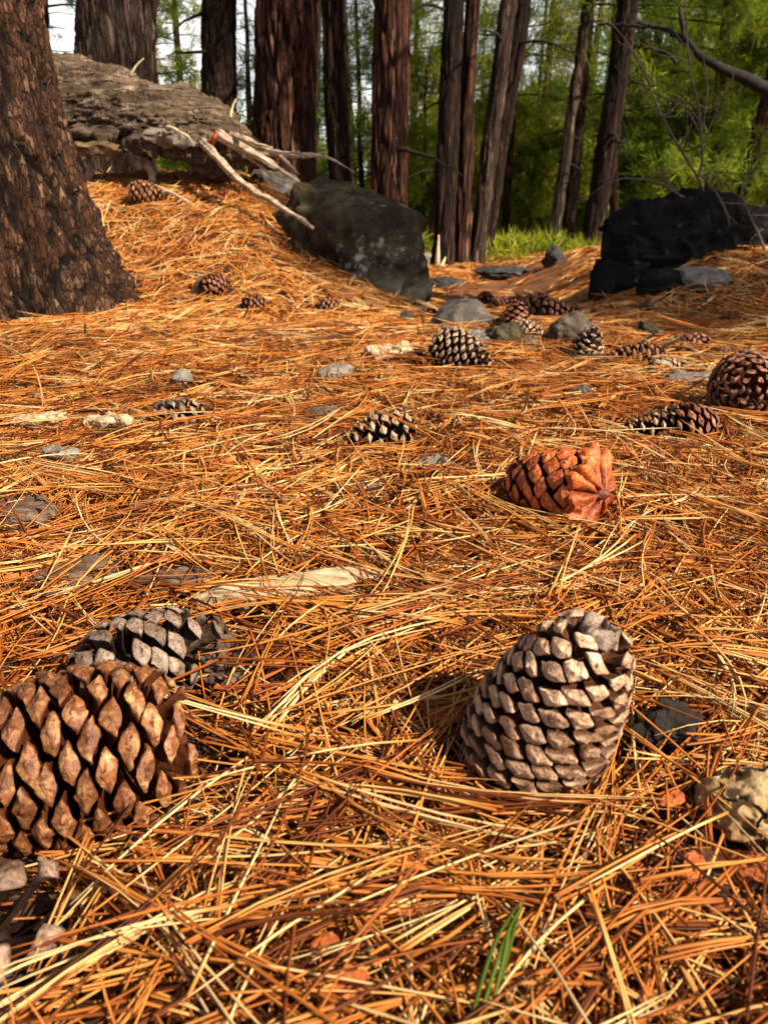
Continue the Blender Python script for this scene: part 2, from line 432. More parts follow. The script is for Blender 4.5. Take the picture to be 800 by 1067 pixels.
def pine_cone(label, px, py, axis, L, rad, mat, n=95, open_=.5, centre_up=None, spin=0.0, seed=1, group='pine cones lying on the needles', gap=1.0,
              rosette=False, stalk=False, keep=.02, prof=None, depth_pt=None, wide=1.0, thick=1.0, squash=1.0, missing=0.0, open_dir=None, flower=False):
    """axis points from the stem end to the tip"""
    r = np.random.default_rng(seed)
    up = centre_up if centre_up is not None else rad * .7
    c = on_ground(px, py, up) if depth_pt is None else np.asarray(depth_pt)
    Rm = rot_to(axis)
    base = thing('pine_cone', label, 'pine cone', (c[0], c[1], c[2] - up), group)
    if prof is None: prof = [(0, .52), (.12, .86), (.3, 1.0), (.5, .95), (.7, .76), (.88, .46), (1, .16)]
    pt, pr = zip(*prof)
    V0, tip0, q0, t0 = SP
    mb = MB()
    ts = (np.arange(n) + .5) / n
    # equal-area-ish spacing along the axis
    f = np.linspace(0, 1, 400); w = np.interp(f, pt, pr) ** 1.0 + .12
    cum = np.cumsum(w); cum = (cum - cum[0]) / (cum[-1] - cum[0])
    ts = np.interp(ts, cum, f)
    area = 2 * math.pi * rad * L * .78
    cell = math.sqrt(area / n)
    for i, t in enumerate(ts):
        if r.random() < missing or (flower and t < .13): continue
        ang = i * 2.399963 + spin + r.normal(0, .03)
        pro = np.interp(t, pt, pr)
        Rr = rad * pro
        core = rad * .26 * (1 - .75 * t)
        # direction of the scale: open at the stem end, closing to the tip
        op = open_
        if open_dir is not None:
            ow = Rm @ np.array([math.cos(ang), math.sin(ang), 0]); oa = float(sst(.45, .72, ow @ np.asarray(open_dir)) * sst(.38, .55, t)); op = open_ + .35 * oa; Rr *= 1 + .20 * oa
        el = (1 - op) * np.interp(t, [0, .08, .25, .6, 1], [-1.15, -.5, .12, .45, 1.15]) + op * np.interp(t, [0, .1, .4, .8, 1], [-1.15, -.55, .05, .55, 1.1]) + r.normal(0, .05)
        ros = rosette and i < 9
        if ros: el = -.38 + .05 * (i % 3) + r.normal(0, .05)
        o = np.array([math.cos(ang), math.sin(ang), 0]); s = np.array([-math.sin(ang), math.cos(ang), 0]); z = np.array([0, 0, 1.0])
        od = o * math.cos(el) + z * math.sin(el); ad = -o * math.sin(el) + z * math.cos(el)
        ln = max((Rr - core), rad * .12) / max(math.cos(el), .45)
        if ros: ln = rad * r.uniform(.84, .98)
        end_z = L * (t - .5)
        p0 = o * core + z * (end_z - ln * math.sin(el) * (.9 if not ros else .0))
        sw = cell * .60 * wide * (.55 + .5 * min(1, pro * 1.15)) * r.uniform(.93, 1.07)
        sh = cell * .47 * gap * thick * (.55 + .5 * min(1, pro * 1.15)) * r.uniform(.92, 1.08)
        if ros: sw = rad * .42 * r.uniform(.9, 1.1); sh *= .55
        jig = r.normal(0, .15, 2)
        tw = r.normal(0, .07)
        V = V0.copy()
        sid, axl = (V[:, 1] + jig[0] * (V[:, 2] < 0)) * sw, (V[:, 2] + jig[1] * V[:, 1]) * sh
        sid, axl = sid * math.cos(tw) - axl * math.sin(tw), sid * math.sin(tw) + axl * math.cos(tw)
        out = np.minimum(V[:, 0], 1) * ln + np.maximum(V[:, 0] - 1, 0) * cell * 1.15
        bend = (sid ** 2) * -6.0      # a scale curves round the core a little
        W = p0 + out[:, None] * od + sid[:, None] * s + (axl)[:, None] * ad + bend[:, None] * od
        W = W + .0022 * np.stack([fbm(W * 150 + seed, 3, k) for k in (1, 2, 3)], 1) * (rad / .05)
        W[:, 1] *= squash
        mb.add(c + W @ Rm.T, q0, t0, tip=tip0, tone=np.clip(r.normal(.55, .3), 0, 1))
    mb.build('scales', mat, base, sharp=52)
    cb = MB()
    zz = np.linspace(-.5, .48, 14)
    P = np.stack([0 * zz, 0 * zz, zz * L], 1)
    V, q, t = tube(P, rad * (.36 if open_ < .4 else .28) * np.interp(zz + .5, [0, .08, .5, 1], [.12, .8, .9, .25]), 14)
    cb.add(c + V @ Rm.T, q, t, tip=0.0, tone=.4)
    cb.build('core', mat, base)
    if flower:
        # broad reflexed scales round the stem end, overlapping like petals
        for k in range(12):
            fb = MB(); a0 = k * 2 * math.pi / 12 + r.normal(0, .07); hw = r.uniform(.29, .35); nr, na = 18, 16
            rr_ = np.linspace(.06, 1, nr)[:, None]; aa = np.linspace(-1, 1, na)[None]
            edge = 1 - .22 * aa ** 2 + .05 * np.sin(aa * 6 + k * 2) + .05 * math.sin(k * 3)
            rad_ = rad * 1.12 * rr_ * edge * r.uniform(.92, 1.05)
            th = a0 + aa * hw * (.55 + .45 * rr_ ** .5)
            zt = -L * .5 + .010 + rad * (.20 * rr_ ** 2 + .22 * np.abs(aa) ** 3 * rr_ + .02 * np.sin(rr_ * 9 + k)) + (k % 2 - .5) * rad * .10
            top_ = np.stack([rad_ * np.cos(th), rad_ * np.sin(th), zt + 0 * th], -1)
            bot_ = top_ + np.array([0, 0, 1.0]) * rad * (.05 + .09 * rr_[..., None])
            VV = np.concatenate([top_.reshape(-1, 3), bot_.reshape(-1, 3)]); VV = VV + rad * .045 * np.stack([fbm(VV * np.array([60, 60, 60]) + k * 7, 4, kk) for kk in (0, 1, 2)], 1)
            g1 = grid_faces(nr, na, wrap=False); N_ = nr * na
            rim = np.concatenate([np.arange(na), np.arange(1, nr) * na + na - 1, np.arange(na - 2, -1, -1) + (nr - 1) * na, np.arange(nr - 2, 0, -1) * na])
            rq = np.stack([rim, np.roll(rim, -1), np.roll(rim, -1) + N_, rim + N_], 1)
            tp = np.clip(np.concatenate([((.35 + .65 * rr_) * (1 - .75 * np.abs(aa) ** 4)).ravel(), (.5 * rr_ + 0 * aa).ravel()]), 0, 1)  # petal sides darkened in the colour, as shaded creases between them
            fb.add(c + VV @ Rm.T, np.concatenate([g1[:, ::-1], g1 + N_, rq]), tip=tp, tone=r.uniform(.2, 1))
            fb.build('base_scale', mat, base, sharp=60)
    if stalk:
        sb = MB(); k = 60
        a = np.arange(k) * 2 * math.pi / k
        prof2 = [(.0, -.16), (.10, -.15), (.18, -.08), (.21, .03), (.27, .04), (.34, .0), (.36, -.08)]
        Vs = np.concatenate([np.stack([np.cos(a) * rad * p * .78, np.sin(a) * rad * p * .78, np.full(k, -L * .5 - hh * rad * 2.0)], 1) for p, hh in prof2])
        Vs += .11 * rad * np.stack([fbm(Vs * 130, 4, kk) for kk in (4, 5, 6)], 1)
        sb.add(c + Vs @ Rm.T, grid_faces(len(prof2), k)[:, ::-1], tip=.9, tone=.6)
        sb.build('stem_scar', M['cone_grey'], base)
    BLOCK.append((c, Rm, np.array([rad * .97, rad * .97 * squash, L * .54]), keep))
    return base

G = 'pine cones lying on the needles'
# two near ones and their neighbours
pine_cone('large tan pine cone standing on its tip with pale closed scales, front right', 572, 742, (-.34, .06, -.86), .150, .0490, M['cone_tan'], n=165, open_=.16, centre_up=.058, seed=3, stalk=True, gap=1.02, spin=.6, wide=1.10,
          prof=[(0, .38), (.1, .64), (.3, .86), (.55, 1.0), (.78, .95), (.92, .6), (1, .2)])
pine_cone('big brown pine cone lying cut by the left edge, long diamond scales', 50, 795, (-.97, -.30, .02), .185, .062, M['cone_brown'], n=146, open_=.80, centre_up=.040, seed=8, wide=1.15, thick=.66, spin=.2)
pine_cone('weathered grey pine cone half buried behind the big brown cone', 160, 686, (.80, .55, .16), .125, .044, M['cone_grey'], n=80, open_=.35, centre_up=.034, seed=5, keep=.4, wide=1.1, thick=.85, missing=.08)
pine_cone('pinkish grey open pine cone in the bottom left corner below the big brown cone', -30, 965, (-.5, .3, .5), .095, .050, M['cone_pink'], n=44, open_=.85, centre_up=.026, seed=12, wide=.8, thick=.8, missing=.35)
# middle distance
pine_cone('bright orange pine cone lying with its flower-like open base towards the viewer', 578, 507, (-.72, .66, -.10), .150, .050, M['cone_orange'], n=84, open_=.85, centre_up=.054, seed=21, flower=True, wide=1.05)
pine_cone('small dark pine cone with white scale tips behind the open middle of the needles', 394, 453, (-.9, -.25, -.18), .118, .036, M['cone_white'], n=56, open_=.75, centre_up=.030, seed=31, thick=.6, wide=.8)
pine_cone('brown pine cone with light scale tips leaning in front of the small round boulder', 481, 368, (.75, -.35, -.22), .15, .052, M['cone_white'], n=120, open_=.65, centre_up=.05, seed=41, thick=.55, wide=.85)
pine_cone('narrow pale-tipped pine cone pointing left, touching a fan-shaped open cone', 676, 448, (-.95, -.2, -.06), .115, .032, M['cone_white'], n=64, open_=.7, centre_up=.024, seed=51, thick=.5, wide=.8)
pine_cone('fan-shaped open brown pine cone right of the narrow pale-tipped cone', 721, 445, (.9, .35, .10), .095, .044, M['cone_red'], n=60, open_=.85, centre_up=.032, seed=52, thick=.6)
pine_cone('large dark red-brown pine cone showing its round end at the right edge', 777, 404, (-.35, -.93, .08), .13, .066, M['cone_red'], n=120, open_=.7, centre_up=.06, seed=61, thick=.7)
pine_cone('upright grey-tipped pine cone beside the brown rock', 612, 360, (.1, -.35, .85), .115, .042, M['cone_white'], n=76, open_=.6, centre_up=.045, seed=71, thick=.5, wide=.85)
pine_cone('flattened pale-tipped pine cone at the end of the grey stick', 696, 384, (.9, .3, .05), .10, .028, M['cone_white'], n=60, open_=.5, centre_up=.02, seed=72)
pine_cone('dark reddish pine cone lying long beside a thin crooked twig', 661, 374, (-.95, .1, -.05), .15, .040, M['cone_red'], n=80, open_=.8, centre_up=.028, seed=73, thick=.6)
pine_cone('small dark pine cone below the green moss patch on the right bank', 724, 360, (.5, -.6, .3), .085, .036, M['cone_red'], n=60, open_=.6, centre_up=.03, seed=74)
pine_cone('tiny dark pine cone right of the small dark one under the moss patch', 752, 369, (.9, .2, .0), .065, .022, M['cone_red'], n=44, open_=.6, centre_up=.016, seed=75)
pine_cone('half buried brown pine cone stub left of the leaning cone', 433, 379, (.6, -.6, .2), .075, .032, M['cone_brown'], n=44, open_=.5, centre_up=.015, seed=76)
pine_cone('weathered dark open pine cone sunk among needles near the left wood chips', 188, 437, (.7, .4, .25), .10, .042, M['cone_grey'], n=54, open_=.9, centre_up=.012, seed=77, thick=.6, keep=.1)
pine_cone('red-brown pine cone on the mound slope beside the forked twig', 225, 298, (.55, .55, .25), .125, .052, M['cone_red'], n=70, open_=.7, centre_up=.04, seed=78, thick=.7)
pine_cone('red-brown pine cone lower on the slope right of the forked twig cone', 267, 318, (.8, .5, .0), .10, .042, M['cone_red'], n=64, open_=.7, centre_up=.028, seed=79, thick=.7)
pine_cone('small red-brown pine cone at the foot of the slope below the lichen boulder', 345, 320, (.9, .2, -.1), .10, .036, M['cone_red'], n=60, open_=.7, centre_up=.024, seed=80, thick=.7)
pine_cone('brown pine cone under the fallen log beside its short pale stub', 154, 203, (.85, .2, -.1), .17, .062, M['cone_brown'], n=80, open_=.5, centre_up=.045, seed=81, thick=.7)
pine_cone('upright dark pine cone behind the mossy stump rock', 537, 333, (.1, .3, .85), .12, .046, M['cone_red'], n=70, open_=.5, centre_up=.05, seed=82, thick=.7)
pine_cone('pale-tipped dark pine cone lying just right of the mossy stump rock', 550, 347, (.9, -.2, -.1), .10, .036, M['cone_white'], n=60, open_=.5, centre_up=.026, seed=83, thick=.7)
for i, (px, py, sz, lab) in enumerate([(487, 313, .11, 'leftmost of the red-brown cones strewn along the near edge of the trail'), (506, 312, .14, 'roundest of the red-brown cones strewn along the near edge of the trail'), (521, 316, .12, 'red-brown cone in the middle of the trail-edge row'),
                                       (538, 315, .11, 'red-brown trail-edge cone straight behind the upright dark cone'), (563, 322, .14, 'red-brown trail-edge cone right of the upright dark cone'), (580, 326, .12, 'red-brown trail-edge cone near the flat dark stone'), (452, 327, .08, 'small red-brown cone left of the round grey boulder')]):
    a = 1.3 * i
    pine_cone(lab, px, py, (math.cos(a), math.sin(a), .15), sz, sz * .42, M['cone_red'], n=54, open_=.6, centre_up=sz * .3, seed=90 + i, thick=.7, group='red-brown cones at the near edge of the trail')

# ------------------------------------------------------------------ rocks
def rock(name, label, cat, px, py, size, mat, sink=.3, seed=0, yaw=0.0, rough=.28, sub=5, group=None, pt=None, cuts=5, tilt=0.0, band=False):
    """px,py: where the middle of its visible foot meets the ground; size: full x,y,z"""
    r = np.random.default_rng(seed + 100)
    c = on_ground(px, py, .02 if size[0] < .1 else 0) if pt is None else np.asarray(pt, float)
    bm = bmesh.new(); bmesh.ops.create_icosphere(bm, subdivisions=sub, radius=1)
    V = np.array([v.co[:] for v in bm.verts]); T = np.array([[l.vert.index for l in f.loops] for f in bm.faces]); bm.free()
    for k in range(cuts):
        n = r.normal(0, 1, 3); n /= np.linalg.norm(n); d = r.uniform(.62, .85)
        s = V @ n; V = V - np.maximum(s - d, 0)[:, None] * n * .85
    V = V * (1 + rough * fbm(V * 1.6 + seed * 3.1, 3, seed)[:, None] + (.22 * rough + .05) * fbm(V * 5 + seed, 5, seed + 3)[:, None])
    V = V * np.array(size) / 2
    cy, sy = math.cos(yaw), math.sin(yaw); ct, st_ = math.cos(tilt), math.sin(tilt)
    V = V @ np.array([[ct, 0, -st_], [0, 1, 0], [st_, 0, ct]]).T
    V = V @ np.array([[cy, -sy, 0], [sy, cy, 0], [0, 0, 1]]).T
    off = np.array([0, size[1] * .35, size[2] * (.5 - sink)])
    b = MB(); 
    att = {}
    if band: att['band'] = sst(-.02, -.14, V[:, 2] + .04 * fbm(V * 6, 3, 4))
    b.add(c + off + V, None, T, **att)
    o = b.build(name, mat, loc=c, sharp=40)
    tag(o, label, cat, group)
    BLOCK.append((c + off, np.eye(3), np.array(size) * .46, .1 if size[0] < .1 else .25))
    return o

rock('boulder', 'big dark boulder with white lichen spots below the broken log end', 'boulder', 382, 318, (.76, .72, .72), M['boulder'], sink=.5, seed=4, rough=.22, sub=6, band=True, yaw=-.1, tilt=-.30, cuts=5, pt=at(373, 270, 3.58))
rock('boulder', 'small round grey boulder behind the leaning pine cone', 'boulder', 490, 350, (.25, .22, .17), M['rock'], sink=.42, seed=6, rough=.15, cuts=2)
rock('rock', 'bleached jagged rock between the leaning cone and the mossy stump', 'rock', 505, 368, (.11, .08, .08), M['rock_pale'], sink=.3, seed=7, rough=.45)
rock('rock', 'dark mossy stump-like rock right of the bleached rock', 'rock', 528, 368, (.12, .10, .10), M['moss'], sink=.25, seed=8, rough=.4)
rock('rock', 'brown mossy rock leaning behind the upright grey-tipped cone', 'rock', 598, 362, (.15, .13, .12), M['rock_brown'], sink=.25, seed=9, rough=.3)
rock('stone', 'flat dark stone beyond the brown mossy rock', 'stone', 615, 332, (.22, .14, .05), M['rock_blue'], sink=.3, seed=10)
rock('rock', 'long flat dark slab lying across the trail', 'rock', 535, 291, (.62, .5, .14), M['rock_blue'], sink=.3, seed=13, yaw=.5, rough=.2, tilt=-.12)
rock('rock', 'square blue-grey block standing at the trail crest', 'rock', 576, 279, (.20, .18, .22), M['rock_blue'], sink=.22, seed=14, rough=.12, cuts=7)
rock('rock', 'low blue-grey slab right beside the lichen boulder', 'rock', 462, 302, (.36, .3, .14), M['rock_blue'], sink=.35, seed=15, rough=.2)
rock('rock', 'low dark slab in front of the row of trail-edge cones', 'rock', 478, 320, (.32, .14, .07), M['rock_blue'], sink=.3, seed=24, rough=.2)
rock('rock', 'pale blue rock at the foot of the split-barked tree', 'rock', 446, 276, (.26, .2, .20), M['rock_pale'], sink=.25, seed=16, rough=.2)
rock('rock', 'flat pale grey rock in front of the charred log', 'rock', 737, 300, (.24, .2, .11), M['rock_pale'], sink=.35, seed=17, rough=.2, cuts=7)
rock('rock', 'black shadowed rock left of the flat pale rock', 'rock', 690, 311, (.18, .16, .14), M['char'], sink=.25, seed=18, rough=.3)
rock('rock', 'grey speckled rock under the splintered log end', 'rock', 283, 200, (.27, .22, .17), M['rock'], sink=.3, seed=19, rough=.25)
rock('rock', 'low pale rock right of the speckled rock under the splinters', 'rock', 308, 206, (.30, .24, .16), M['rock'], sink=.3, seed=20, rough=.25)
rock('stone', 'light angular stone on the needles left of centre', 'stone', 187, 402, (.050, .04, .038), M['rock_pale'], sink=.2, seed=22, rough=.2, cuts=8)
rock('stone', 'little grey stone ahead of the flat dark stone', 'stone', 605, 415, (.06, .045, .03), M['rock'], sink=.25, seed=23, rough=.3)
rock('stone', 'dark rounded pebble on the left needles', 'stone', 143, 538, (.050, .04, .022), M['rock'], sink=.25, seed=25)
rock('stone', 'sand coloured stone by the trail crest grass', 'stone', 560, 264, (.3, .2, .14), M['rock_pale'], sink=.3, seed=26)
rock('stone', 'black knobbly lump tucked right of the large tan cone', 'stone', 697, 782, (.05, .04, .03), M['limb'], sink=.2, seed=27, rough=.6)

# ------------------------------------------------------------------ wood bits and flakes
def slab(name, label, cat, px, py, size, mat, yaw=0, tilt=.08, seed=0, group=None, up=.006, keep=.3, roll=.1):
    if name == 'wood_chip': up, keep = .020, .12
    """a rough splinter of wood or bark: size length, width, thickness"""
    r = np.random.default_rng(seed + 500)
    c = on_ground(px, py, up + .017)
    n, m = 60, 30
    s = np.linspace(-1, 1, n); a = np.arange(m) * 2 * math.pi / m
    w = (1 - np.abs(s) ** 5 * .55) * (1 + .16 * fbm(np.stack([s * 2.5 + seed, 0 * s, 0 * s], 1), 3, seed))
    ca = np.sign(np.cos(a)) * np.abs(np.cos(a)) ** .7; sa = np.sign(np.sin(a)) * np.abs(np.sin(a)) ** .7
    V = np.stack([np.repeat(s[:, None], m, 1) * size[0] / 2, ca[None] * w[:, None] * size[1] / 2, sa[None] * w[:, None] * size[2] / 2], -1).reshape(-1, 3)
    V[:, 0] += .09 * size[0] * fbm(np.stack([V[:, 1] / size[1] * 5, V[:, 2] / size[2] * 2, V[:, 0] * 0 + seed], 1), 2, seed) * (np.abs(V[:, 0]) > size[0] * .4)
    V += .26 * min(size[1], size[2] * 2) * np.stack([fbm(V / size[0] * np.array([5, 14, 10]) + seed, 4, k + seed) for k in (0, 1, 2)], 1) * np.array([.6, 1, 1])
    V[:, 2] += .10 * size[0] * (V[:, 0] / size[0]) ** 2 * r.uniform(-1, 1)
    cy, sy = math.cos(yaw), math.sin(yaw); ct, st = math.cos(tilt), math.sin(tilt); cr, sr = math.cos(roll), math.sin(roll)
    V = V @ np.array([[1, 0, 0], [0, cr, -sr], [0, sr, cr]]).T @ np.array([[ct, 0, -st], [0, 1, 0], [st, 0, ct]]).T
    Rz = np.array([[cy, -sy, 0], [sy, cy, 0], [0, 0, 1]])
    V = V @ Rz.T
    V2 = np.vstack([V, V[:m].mean(0), V[-m:].mean(0)]); j = np.arange(m)
    t = np.concatenate([np.stack([np.full(m, len(V)), (j + 1) % m, j], 1), np.stack([np.full(m, len(V) + 1), (n - 1) * m + j, (n - 1) * m + (j + 1) % m], 1)])
    b = MB(); b.add(c + V2, grid_faces(n, m), t)
    o = b.build(name, mat, loc=c, sharp=45); tag(o, label, cat, group)
    BLOCK.append((c, Rz, np.array([size[0] * .5, size[1] * .5, size[2] * .5 + .01]), keep))
    return o
slab('wood_chip', 'cream coloured wood chip at the far left on the needles', 'wood chip', 43, 437, (.085, .03, .018), M['paledirty'], yaw=.05, seed=1)
slab('wood_chip', 'tan wood chip right of the cream wood chip', 'wood chip', 112, 438, (.085, .03, .016), M['paledirty'], yaw=-.1, seed=2)
slab('wood_chip', 'grey-white pointed wood chip below the cream chip', 'wood chip', 62, 472, (.07, .03, .014), M['rock_pale'], yaw=-.6, seed=3)
slab('bark_slab', 'pinkish brown slab of loose bark at the left edge', 'bark piece', 22, 535, (.10, .065, .026), M['flake'], yaw=-.5, seed=4, keep=.3, up=.008)
slab('bark_slab', 'shredded pale and brown bark piece below the loose bark slab', 'bark piece', 82, 602, (.085, .042, .024), M['flake'], yaw=.5, seed=5, keep=.35, up=.010)
slab('stick', 'long pale rotten stick half sunk across the needles left of centre', 'stick', 308, 612, (.20, .030, .022), M['paledirty'], yaw=.30, seed=6, keep=.4, up=.010, tilt=.0)
slab('stick', 'buried brown rotten stick left of the pale one', 'stick', 175, 605, (.10, .026, .018), M['flake'], yaw=.1, seed=16, keep=.35, tilt=.0)
slab('stick', 'short grey weathered stick running into the large dark red-brown cone', 'stick', 722, 396, (.14, .040, .036), M['greywood'], yaw=-.08, seed=7, keep=.1)
slab('wood_chip', 'pale wood chip ahead of the half buried cone stub', 'wood chip', 404, 366, (.11, .05, .026), M['paledirty'], yaw=.1, seed=8)
slab('wood_chip', 'grey debris chip on needles below the slope cones', 'wood chip', 350, 388, (.08, .04, .025), M['greywood'], yaw=.7, seed=9)
slab('bark_slab', 'grey bark scale standing behind the weathered grey cone', 'bark piece', 216, 680, (.055, .034, .014), M['flake'], yaw=.9, tilt=.7, seed=11, up=.008)
slab('bark_slab', 'grey bark scale lying flat right of the weathered grey cone', 'bark piece', 232, 704, (.05, .03, .012), M['flake'], yaw=-.7, tilt=.1, seed=12, up=.004)
slab('bark_slab', 'dull grey chip by the small white-tipped cone', 'bark piece', 452, 482, (.05, .03, .012), M['greywood'], yaw=.2, seed=13)
slab('bark_slab', 'brown flat chip above the small white-tipped cone', 'bark piece', 335, 431, (.06, .04, .018), M['flake'], yaw=.1, seed=14)
slab('bark_slab', 'grey chip half under needles in the middle', 'bark piece', 385, 512, (.05, .035, .012), M['greywood'], yaw=.1, seed=15)
for i, (px, py, s, yaw, lab) in enumerate([(412, 903, .030, -.3, 'red cone scale flat on needles below the middle'), (358, 1034, .026, .8, 'red cone scale near the bottom edge'), (338, 985, .016, .3, 'small red cone scale above the bottom edge one'),
        (232, 480, .038, -.2, 'orange curled cone scale on the left needles'), (262, 484, .024, .5, 'smaller orange flake right of the curled scale'), (72, 440, .03, .6, 'red flake between the two pale wood chips'), (462, 745, .030, -.2, 'dark red scale in the shadow left of the tan cone'),
        (700, 832, .016, .1, 'tiny orange flake below the tan cone'), (722, 903, .018, 1.0, 'tiny red flake at lower right'), (790, 905, .035, -.7, 'red-brown scale at the right edge under the tan knot'), (660, 905, .012, .2, 'speck of orange scale at lower right of middle'),
        (540, 690, .012, 0, ''), (290, 690, .016, .2, 'small red scale right of the weathered grey cone'), (448, 560, .012, .2, 'speck of red scale in the middle needles')]):
    if not lab: continue
    slab('cone_scale', lab, 'cone scale', px, py, (s, s * .62, s * .16), M['redflake'], yaw=yaw, tilt=.25, seed=30 + i, group='loose red cone scales', up=.012, keep=.15)

rc = np.random.default_rng(404)
for i in range(22):
    px, py = rc.uniform(420, 740), rc.uniform(306, 372)
    sz = rc.uniform(.035, .09)
    slab('bark_crumb', ('dark broken bark crumb' if i % 3 else 'lighter brown crumb of bark') + ' among the needles by the near edge of the trail', 'bark piece', px, py, (sz, sz * .55, sz * .35), M['rotdark'] if i % 3 else M['flake'], yaw=rc.uniform(0, 3), tilt=rc.uniform(-.2, .5), seed=200 + i, group='bark crumbs near the trail', up=.012, keep=.2)

# tan knot of old wood in the lower right corner
def knot():
    c = on_ground(812, 852, .022)
    bm = bmesh.new(); bmesh.ops.create_icosphere(bm, subdivisions=6, radius=1)
    V = np.array([v.co[:] for v in bm.verts]); T = np.array([[l.vert.index for l in f.loops] for f in bm.faces]); bm.free()
    rr = 1 + .40 * fbm(V * 1.3 + 3, 3, 2) + .14 * fbm(V * 5, 4, 7)
    rr -= .55 * np.exp(-((V[:, 0] + .30) ** 2 + (V[:, 2] - .05) ** 2 * .5) / .03) * (V[:, 1] < .1)
    rr -= .45 * np.exp(-((V[:, 0] + .72) ** 2 + (V[:, 2] + .35) ** 2) / .05) * (V[:, 1] < .3)
    rr -= .20 * (np.abs(fbm(V * 2.4, 2, 12)) < .05)
    V = V * rr[:, None] * np.array([.043, .034, .030])
    b = MB(); b.add(c + V, None, T)
    tag(b.build('wood_knot', M['tanroot'], loc=c, sharp=50), 'tan knobbly lump of old wood at the lower right edge', 'wood knot')
    BLOCK.append((c, np.eye(3), np.array([.046, .034, .03]), .03))
knot()

# sticks drawn through image points at their own distance
def twig_thing(name, label, cat, paths, mat, part='stem', group=None):
    """paths: list of (points3d, r0, r1)"""
    root = thing(name, label, cat, paths[0][0][0], group)
    for k, (P, r0, r1) in enumerate(paths):
        S = smooth_path(P, max(10, 6 * len(P)))
        b = MB(); V, q, t = tube(S, np.linspace(r0, r1, len(S)), 7)
        V = V + .25 * r1 * np.stack([fbm(V * 40, 2, s) for s in (1, 2, 3)], 1)
        b.add(V, q, t); b.build(part if k == 0 else 'twig', mat, root)
    return root
a = on_ground(204, 312); 
twig_thing('forked_twig', 'forked grey twig stuck in the slope left of the red-brown cone', 'twig', [([a + [0, 0, -.02], at(206, 296, a[1]), at(210, 291, a[1] + .02)], .012, .010), ([at(207, 305, a[1]), at(196, 313, a[1] - .05)], .009, .006), ([at(209, 303, a[1]), at(222, 318, a[1] - .06)], .008, .006)], M['twig'])
a = on_ground(652, 362)
twig_thing('twig', 'thin dark crooked twig poking out by the long reddish cone', 'twig', [([on_ground(660, 375, .01), on_ground(685, 363, .04), on_ground(707, 354, .05)], .006, .004), ([on_ground(668, 358, .03), on_ground(685, 344, .06)], .005, .003)], M['limb'])
a = on_ground(157, 195)
twig_thing('stick', 'thin pale stick lying on the mound below the fallen log', 'stick', [([on_ground(160, 194, .02), on_ground(182, 203, .03), on_ground(202, 214, .015)], .014, .008)], M['bare'])
twig_thing('twig', 'bleached splinter twig leaning on the upright grey-tipped cone', 'twig', [([on_ground(612, 352, .02), at(618, 341, on_ground(612, 352)[1] + .02), at(627, 335, on_ground(612, 352)[1] + .02)], .005, .003)], M['pale'])

# ------------------------------------------------------------------ trees
def trunk_mesh(mb, P, rad, sides, fs, depth, seed, zs=.14, flare=None, worl=True):
    """P ring centres (n,3); rad (n,) ; plates of bark cut by dark fissures, stretched along the trunk"""
    n = len(P); a = np.arange(sides) * 2 * math.pi / sides
    T, N, B = frames(P)
    ring = np.cos(a)[None, :, None] * N[:, None] + np.sin(a)[None, :, None] * B[:, None]
    r = rad[:, None] * np.ones((1, sides))
    if flare is not None: r = r * flare(P[:, 2][:, None], a[None])
    V = (P[:, None] + ring * r[..., None]).reshape(-1, 3)
    q = V.copy(); q[:, 2] *= zs
    q = q * fs + .55 * np.stack([fbm(q * fs * 1.3, 3, seed + k) for k in (0, 1, 2)], 1)
    f1, f2, cid = worley(q, seed)
    e = np.clip((f2 - f1) * 3.4, 0, 1)
    g1, g2, gid = worley(q * np.array([2.7, 2.7, 2.2]) + 5, seed + 20)
    fine = np.clip((g2 - g1) * 3, 0, 1)
    ridge = e ** .7 * (.62 + .30 * cid + .22 * gid) * (.72 + .28 * fine) + .16 * fbm(V * np.array([1, 1, .35]) * fs * 5, 3, seed + 5)
    Nn = np.repeat(ring.reshape(n, sides, 3), 1, 0).reshape(-1, 3)
    V = V + Nn * ((ridge - .5) * depth)[:, None]
    mb.add(V, grid_faces(n, sides), ridge=np.clip(ridge, 0, 1))

def tuft_proto(k, L, w, r):
    """needles spread from a twig end: k blades of 4 verts (a folded diamond)"""
    d = r.normal(0, 1, (k, 3)); d[:, 2] += .45
    d /= np.linalg.norm(d, axis=1)[:, None]
    o = np.cross(d, r.normal(0, 1, (k, 3))); o /= np.linalg.norm(o, axis=1)[:, None]
    l = L * r.uniform(.7, 1.1, k)[:, None]
    b = r.normal(0, L * .16, (k, 3))
    drop = np.array([0, 0, -1.0]) * l * .10
    return np.stack([b, b + d * l * .5 + o * w, b + d * l + drop, b + d * l * .5 - o * w], 1)   # k,4,3

def add_tufts(mb, C, size, r, k=26, w=.006, tone=None):
    protos = [tuft_proto(k, 1.0, w / size, r) for _ in range(8)]
    n = len(C)
    ang = r.uniform(0, 6.28, n); sc_ = size * r.uniform(.7, 1.25, n); pi = r.integers(0, 8, n)
    A = np.stack(protos)[pi]                       # n,k,4,3
    ca, sa = np.cos(ang)[:, None, None], np.sin(ang)[:, None, None]
    x = A[..., 0] * ca - A[..., 1] * sa; y = A[..., 0] * sa + A[..., 1] * ca
    V = np.stack([x, y, A[..., 2]], -1) * sc_[:, None, None, None] + C[:, None, None, :]
    V = V.reshape(-1, 3)
    q = np.arange(len(V)).reshape(-1, 4)
    if tone is None: tone = r.uniform(0, 1, n)
    tt = np.clip(np.repeat(tone, k * 4) + r.normal(0, .12, len(V)), 0, 1)
    mb.add(V, q, tone=tt)

